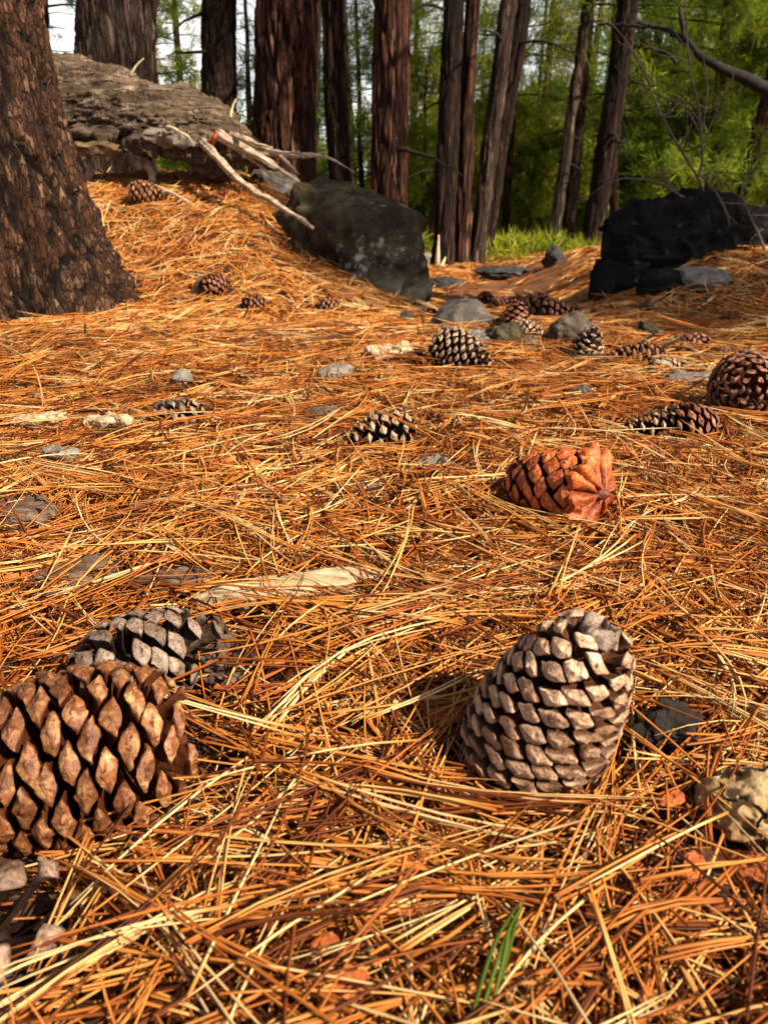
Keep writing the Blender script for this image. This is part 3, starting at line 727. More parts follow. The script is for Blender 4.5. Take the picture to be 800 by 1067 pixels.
def limb(mb, p0, d, L, r0, r, droop=.0, n=9, wob=.06):
    t = np.linspace(0, 1, n)[:, None]
    P = p0 + d * L * t + np.array([0, 0, 1.0]) * (droop * L * t ** 2)
    P[1:] += np.cumsum(r.normal(0, wob * L / n * 2, (n - 1, 3)), 0) * .7
    V, q, tt = tube(P, r0 * (1 - .85 * t[:, 0]), 6)
    mb.add(V, q, tt, mi=1)
    return P

def pine(name, label, base, top_dir, height, r0, bark, fol, crown_from, crown_r, n_limbs, tufts_per, tsize, seed, k=34, w=.0045, group=None, sides=40, fs=9, depth=.03,
         dense_to=4.0, dead=0, shape='cone', cat='tree', sparse=0.0, gap_az=None, droop=-.15, crack_part=None):
    r = np.random.default_rng(seed)
    base = np.asarray(base, float)
    root = thing(name, label, cat, base, group)
    z1 = np.linspace(-.25, min(dense_to, height), (220 if r0 > .2 else 140) if r0 > .1 else 50); z2 = np.arange(min(dense_to, height) + .2, height, .35)
    z = np.concatenate([z1, z2])
    td = np.asarray(top_dir, float)
    wob = np.stack([fbm(np.stack([z * .35 + seed, 0 * z, 0 * z], 1), 2, seed + kk) for kk in (0, 1)], 1) * r0 * .5
    P = base + td[None] * z[:, None]; P[:, :2] += wob
    rad = r0 * (1 - .80 * np.clip(z / height, 0, 1) ** 1.2) * (1 + .35 * np.exp(-np.clip(z, 0, 9) / (r0 * 1.2)))
    mb = MB(); trunk_mesh(mb, P, rad, sides, fs, depth, seed)
    V, q, t = tube(P[-2:] + 0, [rad[-1], .004], 8); mb.add(V, q, t, ridge=.5)
    trunk = mb.build('trunk', bark, root)
    cm = MB(); lm = cm
    ncl = 0; CT, TN = [], []
    for i in range(n_limbs):
        f = (i + r.random()) / n_limbs
        zz = crown_from + (height - crown_from) * f
        if shape == 'cone': rr = crown_r * (1 - f) ** .75 * (.55 + .6 * r.random()) + .1
        else: rr = crown_r * math.sin(math.pi * (.18 + .8 * f)) ** .7 * (.5 + .6 * r.random())
        az = i * 2.4 + r.normal(0, .4)
        d = np.array([math.cos(az), math.sin(az), r.uniform(-.1, .28)]); 
        p0 = base + td * zz
        L = limb(lm, p0, d, rr, max(.006, r0 * .22 * (1 - .6 * f)), r, droop=droop * r.uniform(.2, 1.4))
        if r.random() < sparse: continue
        m = max(2, int(tufts_per * rr / crown_r * r.uniform(.6, 1.3)))
        u_ = r.uniform(.32, 1.05, m) ** .8
        idx = np.clip(u_ * (len(L) - 1), 0, len(L) - 1.001); i0 = idx.astype(int); fr = (idx - i0)[:, None]
        pts = L[i0] * (1 - fr) + L[i0 + 1] * fr
        side = np.array([-d[1], d[0], 0])
        off = side * (r.normal(0, .26, m) * rr * (1.15 - .5 * u_))[:, None] + np.array([0, 0, 1.]) * r.normal(0, .07 * rr + .04, m)[:, None]
        off += r.normal(0, .05, (m, 3))
        CT.append(pts + off); TN.append(np.clip(r.normal(.5, .20) + r.normal(0, .16, m), 0, 1))
        for pp, oo in list(zip(pts, off))[::3]:                     # twigs to some of the tufts
            V, q, t = tube(np.stack([pp, pp + oo * .5 + r.normal(0, .01, 3), pp + oo]), [.006, .004, .003], 4); lm.add(V, q, t, mi=1)
    for i in range(dead):
        zz = r.uniform(.8, max(crown_from, 1.2)); az = r.uniform(0, 6.28)
        dm = MB(); limb(dm, base + td * zz, np.array([math.cos(az), math.sin(az), r.uniform(-.3, .1)]), r.uniform(.4, 1.3), r0 * .10 + .006, r, droop=-.2, wob=.14)
        dm.build('branch', M['limb'], root, mat2=M['limb'])
    if CT:
        add_tufts(cm, np.concatenate(CT), tsize, r, k=k, w=w, tone=np.concatenate(TN)); cm.build('crown', fol, root, smooth=False, mat2=M['limb'])
    return root

def lean(pb, pt_, Yb, zb):
    """unit-height direction of a trunk that passes both image points at depth Yb"""
    A = at(*pb, Yb); B = at(*pt_, Yb); d = (B - A) / (B[2] - A[2])
    base = A + d * (zb - A[2])
    return base, d

def photo_tree(xb, yb, xt, yt, wpx, Yd, label, bark, fol=None, **kw):
    A = at(xb, yb, Yd); zb = float(ground_z(A[0], A[1]))
    base, d = lean((xb, yb), (xt, yt), Yd, zb)
    r0 = wpx / F * (Yd * math.cos(PITCH) + .2) / 2
    return pine(kw.pop('name', 'pine_tree'), label, base, d, kw.pop('height', 13), r0, M[bark], M[fol or 'fol_a'], kw.pop('crown_from', 6.5), kw.pop('crown_r', 2.2), kw.pop('n_limbs', 26), kw.pop('tufts_per', 16),
                kw.pop('tsize', .26), kw.pop('seed', int(xb)), **kw)

GT = 'tall pines standing behind the log and the trail'
photo_tree(126, 150, 123, 0, 74, 7.2, 'thick pale brown trunk straight behind the fallen log', 'bark_grey', group=GT, sides=190, fs=15, depth=.026, dead=3)
photo_tree(230, 150, 229, 0, 35, 10, 'dark slim trunk between the two thickest trunks behind the log', 'bark_dark', group=GT, sides=120, fs=13, dead=6, crown_from=4.5)
photo_tree(303, 195, 301, 0, 60, 7.3, 'thickest red-brown fissured trunk behind the splintered log end', 'bark', group=GT, sides=200, fs=13, depth=.042, dead=0)
photo_tree(357, 200, 342, 0, 25, 9.5, 'dark slightly leaning trunk just right of the thickest red-brown one', 'bark_dark', group=GT, sides=100, fs=13, dead=4, crown_from=4.0, fol='fol_c')
photo_tree(402, 220, 414, 0, 37, 6.6, 'straight red-brown trunk rising behind the lichen boulder', 'bark', group=GT, sides=150, fs=15, depth=.028, dead=2)
photo_tree(46, 60, 45, 0, 12, 13, 'slim black trunk showing in the gap beside the big left tree', 'bark_dark', group=GT, sides=32, crown_from=2.8, n_limbs=34, crown_r=2.0, fol='fol_c')
GC = 'cluster of leaning pines at the end of the trail'
photo_tree(463, 279, 474, 0, 21, 8.4, 'black charred trunk with a split pale base, leftmost of the leaning cluster', 'bark_dark', group=GC, sides=52, dead=6, crown_from=3.6, n_limbs=30, fol='fol_a')
photo_tree(481, 276, 491, 0, 15, 8.5, 'slim red-brown trunk close beside the charred trunk', 'bark', group=GC, sides=44, dead=4, crown_from=4.2)
photo_tree(491, 274, 531, 0, 17, 8.6, 'strongly leaning light brown trunk in the cluster', 'bark_grey', group=GC, sides=44, dead=3, crown_from=4.2)
photo_tree(506, 252, 541, 0, 19, 9.6, 'dark leaning trunk behind the strongly leaning light one', 'bark_dark', group=GC, sides=44, dead=6, crown_from=3.4, n_limbs=30)
photo_tree(452, 252, 468, 60, 13, 12, 'thin reddish trunk behind the charred trunk', 'bark', group=GC, sides=32, crown_from=4.5, height=9)
GR = 'pines scattered through the far right woods'
photo_tree(579, 246, 610, 20, 11, 11.5, 'thin grey leaning trunk beyond the trail crest', 'bark_grey', group=GR, sides=28, crown_from=2.9, n_limbs=34, crown_r=1.8, dead=6, height=11)
photo_tree(592, 246, 608, 60, 14, 12, 'dark trunk right behind the thin grey leaning one', 'bark_dark', group=GR, sides=28, crown_from=3.1, n_limbs=30, crown_r=2.0, height=11, fol='fol_c')
photo_tree(619, 250, 652, 0, 22, 10.5, 'dark thick leaning trunk left of the charred log', 'bark_dark', group=GR, sides=44, crown_from=2.6, n_limbs=36, crown_r=2.2, dead=6, height=11, tufts_per=14)
photo_tree(638, 236, 640, 150, 9, 13.2, 'short lit orange trunk behind the dark thick one', 'bark', group=GR, sides=20, crown_from=1.9, n_limbs=40, crown_r=2.0, height=9)
photo_tree(768, 225, 800, 95, 13, 11, 'brown leaning trunk at the far right behind the bare shrub', 'bark', group=GR, sides=24, crown_from=3, n_limbs=30, crown_r=2.0, height=11)
photo_tree(735, 228, 748, 95, 12, 12.2, 'dark upright trunk left of the far right brown one', 'bark_dark', group=GR, sides=24, crown_from=2.6, n_limbs=30, crown_r=2.0, height=11)
photo_tree(527, 250, 533, 150, 8, 12.8, 'thin dark trunk seen just right of the cluster', 'bark_dark', group=GR, sides=20, crown_from=2.0, n_limbs=40, crown_r=2.0, height=9, fol='fol_b')

# young trees whose crowns fill the view between the trunks
GY = 'leafy young pines filling the woods behind'
cols = ['fol_a', 'fol_b', 'fol_c']
yl = [  # px, distance, height, crown radius, colour, label
    (440, 15, 5.2, 1.5, 1, 'bright young pine filling the gap right of the boulder trunk'), (425, 19, 7.5, 2.0, 0, 'tall young pine far behind the boulder trunk'),
    (520, 14.5, 4.6, 1.35, 1, 'yellow-green young pine beyond the leaning cluster'), (556, 15, 6.2, 1.7, 0, 'full green young pine between the cluster and the thin grey trunk'),
    (548, 21, 9.0, 2.2, 2, 'bluish young pine far up the trail'), (596, 19, 8.5, 2.2, 1, 'tall yellow-green young pine behind the dark far trunk'),
    (640, 16, 4.8, 1.5, 0, 'dense green young pine right over the charred log'), (668, 14.5, 4.2, 1.3, 0, 'low bushy young pine just behind the charred log'),
    (700, 16, 7.5, 2.1, 1, 'broad yellow-green young pine behind the bare shrub'), (735, 14.5, 5.2, 1.6, 0, 'green young pine straight behind the bare shrub stems'),
    (775, 15, 7.2, 2.1, 1, 'bright broad young pine at the far right'), (800, 11, 5.2, 1.6, 0, 'green young pine cut by the right edge of the photo'),
    (845, 13, 6.5, 1.9, 1, 'young pine just past the right edge reaching in'), (690, 22, 10, 2.6, 0, 'very tall green pine deep in the right woods'),
    (760, 23, 10.5, 2.7, 2, 'very tall bluish pine deep in the right woods'), (615, 25, 11, 2.6, 0, 'very tall pine deep behind the dark thick trunk'),
    (500, 25, 9.5, 2.4, 1, 'tall pine deep behind the leaning cluster'), (462, 17, 6.0, 1.7, 0, 'green pine right behind the charred trunk'),
    (72, 15, 6.4, 1.5, 2, 'bluish pine peeping over the left end of the log'), (178, 16, 6.8, 1.3, 0, 'loose green pine in the gap right of the thick pale trunk'), (200, 20, 9.5, 1.5, 1, 'loose yellowish pine seen left of the dark slim trunk'),
    (264, 14, 4.6, 1.0, 2, 'dark bluish pine in the gap beside the thickest trunk'), (378, 15, 4.6, 1.1, 0, 'low green pine in the gap left of the boulder trunk'), (372, 21, 8.2, 1.6, 2, 'loose bluish pine against the sky left of the boulder trunk'), (-30, 18, 8, 2.2, 0, 'green pine hidden behind the big left tree'),
    (330, 24, 8.0, 2.0, 0, 'far green pine between the thickest and the dark leaning trunk'), (150, 24, 8.0, 2.0, 1, 'far yellowish pine behind the thick pale trunk'),
    (655, 16.5, 7.0, 1.9, 1, 'yellow-green pine right of the dark thick leaning trunk'), (575, 14, 3.0, .9, 1, 'small bright young pine beyond the blue-grey block'),
]
for i, (px, Yd, H, cr, ci, lab) in enumerate(yl):
    A = at(px, 230, Yd); b = np.array([A[0], A[1], float(ground_z(A[0], A[1]))])
    dz = rng.normal(0, .03, 2)
    if px >= 400 and i % 2 == 0: H = .62 * H
    thin = px < 400
    pine('young_pine', lab, b, (dz[0], dz[1], 1.0), H, .03 + .007 * H, M['bark_grey'] if i % 2 else M['bark_dark'], M[cols[ci]], .35 if not thin else .8, cr, int(26 + H * 5), (40 if H < 5.5 else 20) if not thin else 14,
         (.12 + Yd * .0045), 300 + i, k=34, w=.0024 + Yd * .00026, group=GY, sides=14, dense_to=2, sparse=(.10 if H < 5.5 else .36) if not thin else .42)

# far wood that reads as one mass
def far_wood():
    r = np.random.default_rng(77); mb = MB(); C, TN = [], []
    for i in range(150):
        a = r.uniform(-1.0, 1.0); d = r.uniform(30, 44); x, y = d * math.sin(a), d * math.cos(a)
        H = r.uniform(3.0, 4.8) * (1 if a > .05 else .6); m = 30
        f = r.random(m) ** 1.2; rr = (1 - f) * r.uniform(1.4, 2.4) + .15; az = r.uniform(0, 6.28, m)
        C.append(np.stack([x + rr * np.cos(az) * r.uniform(.3, 1, m), y + rr * np.sin(az) * r.uniform(.3, 1, m), ground_z(x, y) + .3 + H * f], 1)); TN.append(np.clip(r.normal(.5, .2) + r.normal(0, .1, m), 0, 1))
    add_tufts(mb, np.concatenate(C), .75, r, k=26, w=.035, tone=np.concatenate(TN))
    tag(mb.build('forest', M['fol_a'], smooth=False), 'far green wood closing the view behind the trunks', kind='stuff')
far_wood()

# low green cover behind the trail crest
def cover():
    r = np.random.default_rng(5); mb = MB()
    n = 2600; x = r.uniform(-2.5, 9, n); y = r.uniform(9.0, 17, n)
    k = (vnoise(np.stack([x * .5, y * .5, 0 * x], 1), 4) > -.35) & (np.abs(x - np.interp(y, [7.6, 9, 11.5, 17], [1.7, 2.6, 4.5, 9])) > .5)
    x, y = x[k], y[k]
    add_tufts(mb, np.stack([x, y, ground_z(x, y) + .05], 1), .26, r, k=20, w=.008)
    tag(mb.build('ground_cover', M['fol_b'], smooth=False), 'low bright green plants along the far side of the trail', kind='stuff')
    mb = MB(); c = on_ground(775, 357)
    m = 420; p = np.stack([c[0] + r.normal(0, .055, m), c[1] + r.normal(0, .045, m)], 1)
    add_tufts(mb, np.stack([p[:, 0], p[:, 1], ground_z(p[:, 0], p[:, 1]) + .012], 1), .022, r, k=12, w=.0016)
    tag(mb.build('moss', M['grass'], smooth=False), 'bright green moss patch on the right bank', kind='stuff')
cover()

# split pale base of the charred trunk
A = at(463, 279, 8.2)
# ------------------------------------------------------------------ big left tree
def left_tree():
    c0 = np.array([-1.56, 3.05, 0.0]); c0[2] = float(ground_z(-1.2, 2.75))
    root = thing('pine_tree', 'huge dark rough-barked trunk with a flared foot at the left edge', 'tree', c0, 'big pine at the left edge')
    del root['group']
    z = np.concatenate([np.linspace(-.3, 1.75, 300), np.linspace(1.78, 4, 60), np.linspace(4.2, 15, 40)])
    P = np.stack([c0[0] - .012 * np.clip(z, 0, 99) - .02 * np.sin(z * 2), c0[1] + 0 * z, c0[2] + z], 1)
    rad = np.interp(z, [-.3, 0, .12, .3, .6, 1.0, 2, 15], [.62, .58, .52, .475, .44, .415, .36, .08])
    def flare(zz, a):
        k = np.exp(-np.clip(zz - c0[2], 0, 9) / .22)
        return 1 + k * (.10 * np.sin(a * 4 + .6) + .07 * np.sin(a * 7 + 2.0)) + .03 * np.sin(a * 3 + zz * 3)
    mb = MB(); trunk_mesh(mb, P, rad, 480, 13, .055, 7, zs=.24, flare=flare)
    mb.build('trunk', M['bark_near'], root)
    r = np.random.default_rng(7); cm = MB(); lm = cm; CT = []
    for i in range(26):
        f = (i + r.random()) / 26; zz = 6 + 8.5 * f; az = i * 2.4
        L = limb(lm, np.array([P[0, 0] - .035 * zz, c0[1], c0[2] + zz]), np.array([math.cos(az), math.sin(az), .15]), 2.4 * (1 - f) ** .6 + .3, .05, r, droop=-.1)
        m = 14; idx = r.uniform(2.5, 7.9, m); i0 = idx.astype(int)
        CT.append(L[i0] + r.normal(0, .22, (m, 3)))
    add_tufts(cm, np.concatenate(CT), .26, r, k=22, w=.008); cm.build('crown', M['fol_a'], root, smooth=False, mat2=M['limb'])
left_tree()

# ------------------------------------------------------------------ fallen log with splintered end
def fallen_log():
    pl = at(20, 78, 4.75); pr = at(272, 168, 4.15)
    root = thing('fallen_log', 'weathered fallen log with flaking bark and splintered broken end on the mound', 'log', (pl + pr) / 2)
    n = 360; t = np.linspace(-.18, 1, n)
    ctrl = smooth_path([at(-60, 66, 5.0), at(60, 108, 4.62), at(120, 125, 4.5), at(190, 144, 4.35), at(235, 154, 4.25), at(278, 168, 4.15)], n)
    rad = np.interp(np.linspace(0, 1, n), [0, .35, .6, .78, .9, 1], [.235, .22, .195, .165, .125, .06])
    mb = MB()
    sides = 230; a = np.arange(sides) * 2 * math.pi / sides
    T, N, B = frames(ctrl)
    ring = np.cos(a)[None, :, None] * N[:, None] + np.sin(a)[None, :, None] * B[:, None]
    V = (ctrl[:, None] + ring * rad[:, None, None]).reshape(-1, 3)
    q = np.stack([V[:, 0] * .24, V[:, 1], V[:, 2]], 1) * 9
    q = q + .9 * np.stack([fbm(q * .9, 4, k) for k in (31, 32, 33)], 1)
    f1, f2, cid = worley(q, 41)
    g1, g2, gid = worley(q * 2.6 + 3, 43)
    e = np.clip((f2 - f1) * 6, 0, 1)
    ridge = e * (.35 + .45 * cid + .25 * gid * np.clip((g2 - g1) * 6, 0, 1)) + .14 * fbm(V * np.array([10, 30, 30]), 4, 35)
    hh = (.5 + .62 * fbm(V * np.array([3.2, 9, 9]) + .25 * np.stack([fbm(V * 9, 3, k) for k in (51, 52, 53)], 1), 4, 54)) * 8     # layers of peeling bark
    fr = hh - np.floor(hh)
    ridge = (.35 + .65 * sst(.0, .22, fr)) * (.55 + .45 * np.clip(ridge, 0, 1)) * (.75 + .25 * _h(np.floor(hh), np.floor(hh) * 0 + 3, np.floor(hh) * 0))
    layer = (np.floor(hh) + sst(0, .16, fr)) / 8
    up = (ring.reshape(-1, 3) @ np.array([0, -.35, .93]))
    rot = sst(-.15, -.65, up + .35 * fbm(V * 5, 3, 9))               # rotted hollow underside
    u01 = np.repeat(np.linspace(0, 1, n), sides)
    d = (layer - .5) * .085 + (e - .7) * .010 + .010 * fbm(V * np.array([16, 50, 50]), 3, 37) - rot * .12 + .035 * fbm(V * 3.2, 3, 15) - .05 * sst(.86, 1, u01) * (fbm(V * 7, 3, 18) > 0)
    V = V + ring.reshape(-1, 3) * d[:, None]
    # ragged end
    Tt = np.repeat(T, sides, 0)
    V = V + Tt * (sst(.9, 1, u01) * .16 * fbm(np.stack([np.tile(a * 2.5, n), 0 * u01, 0 * u01], 1), 3, 23))[:, None]
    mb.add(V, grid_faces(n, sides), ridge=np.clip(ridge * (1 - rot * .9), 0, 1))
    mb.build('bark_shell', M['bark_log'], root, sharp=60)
    def br(name, pts, r0, r1, mat, sd, flat=1.0):
        S = smooth_path(pts, 30); Vv, qq, tt = tube(S, np.linspace(r0, r1, 30) * (1 + .18 * fbm(np.stack([np.arange(30) * .4 + sd, np.zeros(30), np.zeros(30)], 1), 2, sd)), 22)
        Vv = Vv + .45 * r0 * np.stack([fbm(Vv * np.array([9, 30, 30]), 3, sd + k) for k in (0, 1, 2)], 1)
        gr = np.cos(np.tile(np.arange(22), 30) * 2 * math.pi / 22 * 5 + 2 * fbm(Vv[:660] * 12, 2, sd)) * .16 + .12 * fbm(Vv[:660] * np.array([20, 70, 70]), 2, sd + 5)
        Vv[:660] += (Vv[:660] - np.repeat(S, 22, 0)) * gr[:, None]
        b = MB(); b.add(Vv, qq, tt); return b.build(name, mat, root)
    Y = 4.0
    br('broken_branch', [at(212, 148, Y + .1), at(225, 163, Y - .05), at(256, 193, Y - .2), at(290, 214, Y - .35), at(326, 237, Y - .5)], .020, .009, M['splint'], 1)
    br('splinter', [at(228, 140, Y + .1), at(262, 160, Y), at(290, 176, Y - .05), at(315, 192, Y - .1)], .023, .004, M['splint'], 2)
    br('splinter', [at(245, 142, Y + .15), at(275, 157, Y + .1), at(303, 163, Y + .05), at(322, 162, Y)], .022, .006, M['splint'], 3)
    br('splinter', [at(300, 161, Y + .05), at(330, 162, Y), at(350, 168, Y), at(369, 180, Y)], .009, .002, M['splint'], 4)
    br('splinter', [at(315, 164, Y + .02), at(327, 162, Y), at(337, 158, Y)], .008, .002, M['splint'], 5)
    br('splinter', [at(292, 163, Y + .05), at(303, 173, Y), at(311, 182, Y)], .010, .003, M['splint'], 6)
    for q, (x0, y0, x1, y1, x2, y2) in enumerate([(236, 148, 262, 166, 284, 184), (250, 150, 270, 163, 287, 170), (262, 156, 282, 168, 300, 184), (268, 152, 292, 159, 312, 158), (222, 158, 236, 176, 246, 184), (240, 140, 262, 148, 284, 154)]):
        br('splinter', [at(x0, y0, Y + .1), at(x1, y1, Y + .02 - .02 * q), at(x2, y2, Y - .03 * q)], .012, .003, M['splint'], 60 + q)
    br('splinter', [at(160, 130, Y + .25), at(180, 134, Y + .15), at(197, 144, Y + .1)], .012, .005, M['bare'], 7)
    br('splinter', [at(218, 150, Y + .1), at(224, 144, Y + .02), at(225, 136, Y)], .016, .006, M['redflake'], 8)
    br('twig', [at(240, 122, Y + .2), at(242, 112, Y + .2), at(246, 103, Y + .2)], .007, .003, M['pale'], 9)
    br('twig', [at(136, 78, Y + .4), at(143, 68, Y + .4), at(150, 61, Y + .4)], .007, .003, M['bare'], 10)
    for k, (px, y0, y1) in enumerate([(92, 150, 192), (157, 156, 197)]):
        g0 = on_ground(px, y1); Yb = g0[1]
        br('branch_stub', [at(px - 4, y0, Yb + .12), at(px - 2, (y0 + y1) / 2 - 4, Yb + .03), at(px + 2, (y0 + y1) / 2 + 6, Yb + .02), g0 - [0, 0, .03]], .024, .015, M['splint'], 20 + k)
    # rotted slabs of bark hanging under the shell
    def flap(pts, hw, th, mat, sd):
        S = smooth_path(pts, 40); a = np.arange(24) * 2 * math.pi / 24; u = np.linspace(-1, 1, 40)
        ca = np.sign(np.cos(a)) * np.abs(np.cos(a)) ** .6; sa = np.sin(a)
        prof = (1 - np.abs(u) ** 4 * .7) * (1 + .35 * fbm(np.stack([u * 3 + sd, 0 * u, 0 * u], 1), 3, sd))
        V = S[:, None] + np.array([0, -.25, 1.0]) * (ca[None] * prof[:, None] * hw)[..., None] + np.array([0, -1.0, -.2]) * (sa[None] * th)[..., None]
        V = V.reshape(-1, 3)
        g1, g2, gi = worley(V * np.array([9, 20, 26]) + sd, sd)
        V = V + (.03 * np.stack([fbm(V * np.array([10, 22, 22]), 4, sd + k) for k in (0, 1, 2)], 1)) + np.array([0, -1, 0]) * ((gi * np.clip((g2 - g1) * 6, 0, 1)) * .022)[:, None]
        b = MB(); b.add(V, grid_faces(40, 24)); b.build('bark_flap', mat, root, sharp=60)
    for k, (x0, y0, x1, y1, hw, th, mt) in enumerate([(68, 140, 128, 142, .040, .04, 'rotdark'), (70, 152, 132, 154, .022, .05, 'rot'), (132, 150, 168, 151, .05, .05, 'rotdark'), (196, 158, 236, 178, .075, .07, 'rotdark'), (150, 140, 215, 150, .03, .04, 'greywood')]):
        Yk = 4.30 - .03 * k
        flap([at(x0, y0, Yk), at((x0 + x1) / 2, (y0 + y1) / 2 + 1, Yk - .02), at(x1, y1, Yk - .03)], hw, th, M[mt], 40 + k)
    return root
fallen_log()

# ------------------------------------------------------------------ charred log on the right
def charred_log():
    g0 = on_ground(655, 313)
    Yl = g0[1] + .30
    ctrl = smooth_path([at(628, 274, Yl), at(655, 268, Yl), at(705, 258, Yl + .05), at(765, 252, Yl + .25), at(845, 240, Yl + .6), at(960, 224, Yl + 1.1)], 220)
    root = thing('charred_log', 'big black charred log with a rounded burnt root end on the right bank', 'log', ctrl[0])
    s = np.linspace(0, 1, 220); m = 150
    rad = np.interp(s, [0, .015, .05, .12, .25, .45, .58, .7, .85, 1], [.02, .08, .135, .17, .18, .18, .16, .13, .115, .11])
    a = np.arange(m) * 2 * math.pi / m; T, N, B = frames(ctrl)
    ring = np.cos(a)[None, :, None] * N[:, None] + np.sin(a)[None, :, None] * B[:, None]
    V = (ctrl[:, None] + ring * rad[:, None, None]).reshape(-1, 3)
    d = .075 * fbm(V * np.array([3.5, 5, 5]) + 9.1, 4, 63) + .035 * (1 - 2 * np.abs(fbm(V * np.array([3, 11, 11]) + 7.7, 4, 86))) - .015
    f1, f2, _ = worley(V * np.array([9, 26, 26]) + fbm(V * 9, 2, 2)[:, None], 5)
    d = d + .010 * np.clip((f2 - f1) * 5, 0, 1) + .012 * fbm(V * 34, 3, 8)
    V = V + ring.reshape(-1, 3) * (d * np.repeat(np.clip(rad / .13, .3, 1), m))[:, None]
    mb = MB(); mb.add(V, grid_faces(220, m)); mb.build('charred_trunk', M['char'], root, sharp=45)
    for k, (pts, r0) in enumerate([([at(650, 282, Yl - .1), at(636, 296, Yl - .16), on_ground(628, 318)], .085), ([at(690, 275, Yl), at(694, 295, Yl - .12), on_ground(700, 312)], .08), ([at(665, 245, Yl), at(645, 232, Yl), at(628, 226, Yl)], .06),
                                   ([at(690, 240, Yl), at(705, 222, Yl), at(718, 212, Yl + .05)], .075), ([at(735, 240, Yl + .1), at(745, 225, Yl + .1), at(750, 218, Yl + .1)], .05)]):
        S = smooth_path(pts, 24); Vv, q, t = tube(S, np.linspace(r0, r0 * .5, 24), 24); Vv += .07 * np.stack([fbm(Vv * 9, 4, kk + k) for kk in (0, 1, 2)], 1)
        bb = MB(); bb.add(Vv, q, t); bb.build('burnt_root', M['char'], root, sharp=45)
charred_log()

# ------------------------------------------------------------------ bare shrub on the right and overhanging limb
Ys = 3.35
def sp(*pts, dy=0.0): return [at(x, y, Ys + dy * i) for i, (x, y) in enumerate(pts)]
root_pt = on_ground(782, 292)
shr = [([root_pt - [0, 0, .03]] + sp((775, 270), (760, 245), (740, 215), (725, 183), (708, 155), (690, 122), (676, 90), (665, 65), (650, 40), (634, 22), dy=.03), .011, .0035),
       ([at(727, 184, Ys)] + sp((731, 165), (730, 140), (727, 110), (720, 80), (716, 50), (714, 10), (712, -20)), .008, .004),
       ([at(762, 247, Ys)] + sp((757, 225), (748, 205), (735, 188), (728, 183)), .009, .006),
       ([at(745, 222, Ys)] + sp((728, 216), (710, 205), (695, 195), (675, 188), (650, 186), (632, 190)), .011, .003),
       ([at(800, 272, Ys)] + sp((790, 245), (778, 220), (772, 200), (778, 180), (790, 165)), .010, .004),
       ([at(772, 212, Ys)] + sp((760, 212), (748, 210)), .005, .003),
       ([at(785, 288, Ys - .1)] + sp((765, 285), (745, 280), (720, 276)), .007, .003),
       ([at(768, 262, Ys)] + sp((745, 255), (715, 245), (685, 230)), .006, .003),
       ([at(772, 268, Ys)] + sp((750, 262), (735, 252), (715, 252)), .005, .002),
       ([at(732, 150, Ys)] + sp((742, 125), (748, 105), (738, 90)), .005, .002), ([at(730, 130, Ys)] + sp((722, 118), (716, 112)), .004, .002),
       ([at(690, 122, Ys)] + sp((702, 112), (712, 95), (700, 80)), .004, .002), ([at(676, 90, Ys)] + sp((660, 84), (648, 78), (640, 68)), .004, .002),
       ([at(632, 190, Ys)] + sp((622, 198), (612, 205), (598, 213)), .003, .0015), ([at(655, 186, Ys)] + sp((648, 182), (640, 184), (620, 190)), .003, .0015)]
shr = [(p, r0 * .68, r1 * .62) for p, r0, r1 in shr]
rs = np.random.default_rng(66)
for k in range(34):                                   # fine twigs off the main stems
    px, py = [(775, 262), (757, 235), (741, 215), (726, 184), (708, 155), (691, 122), (677, 90), (730, 140), (727, 110), (720, 70), (748, 205), (710, 205), (780, 225), (676, 188), (740, 280), (765, 285), (790, 250)][k % 17]
    P = [at(px, py, Ys + .1)]; dx, dy = rs.normal(0, 14), -abs(rs.normal(10, 8))
    for q in range(3):
        P.append(at(px + dx * (q + 1) + rs.normal(0, 4), py + dy * (q + 1) + rs.normal(0, 4), Ys + .1 + rs.normal(0, .05) * (q + 1)))
    shr.append((P, .0032, .0011))
twig_thing('bare_shrub', 'leafless grey shrub with long crooked stems before the charred log', 'shrub', shr, M['bare' if False else 'twig'])

def edge_tree():
    base = np.array([2.75, 4.1, float(ground_z(2.75, 4.1))])
    root = pine('pine_tree', 'pine just past the right edge whose dark limb hangs into the top right', base, (.02, 0, 1), 10, .17, M['bark_dark'], M['fol_a'], 3.6, 2.0, 30, 20, .22, 909, sides=48, group=None)
    Yb = 4.1
    for k, (pts, r0, r1) in enumerate([([base + [0, 0, 1.0], at(830, 112, Yb), at(800, 95, Yb), at(770, 78, Yb), at(740, 66, Yb), at(715, 42, Yb + .1), at(708, 10, Yb + .15)], .040, .010),
                            ([at(718, 46, Yb + .1), at(690, 30, Yb + .2), at(660, 27, Yb + .3), at(625, 25, Yb + .4)], .013, .005), ([at(705, 66, Yb), at(690, 55, Yb + .1), at(672, 49, Yb + .1), at(655, 52, Yb + .2)], .010, .004)]):
        S = smooth_path(pts, 30, .004); V, q, t = tube(S, np.linspace(r0, r1, 30), 9); b = MB(); b.add(V, q, t); b.build('limb', M['limb'], root)
edge_tree()
sb = np.array([4.2, .85, float(ground_z(4.2, .85))])
pine('pine_tree', 'pine out of the picture to the right whose crown dapples the trail with shade', sb, (0, 0, 1), 5.3, .13, M['bark'], M['fol_a'], 2.7, .85, 40, 22, .20, 515, sides=40, shape='round')

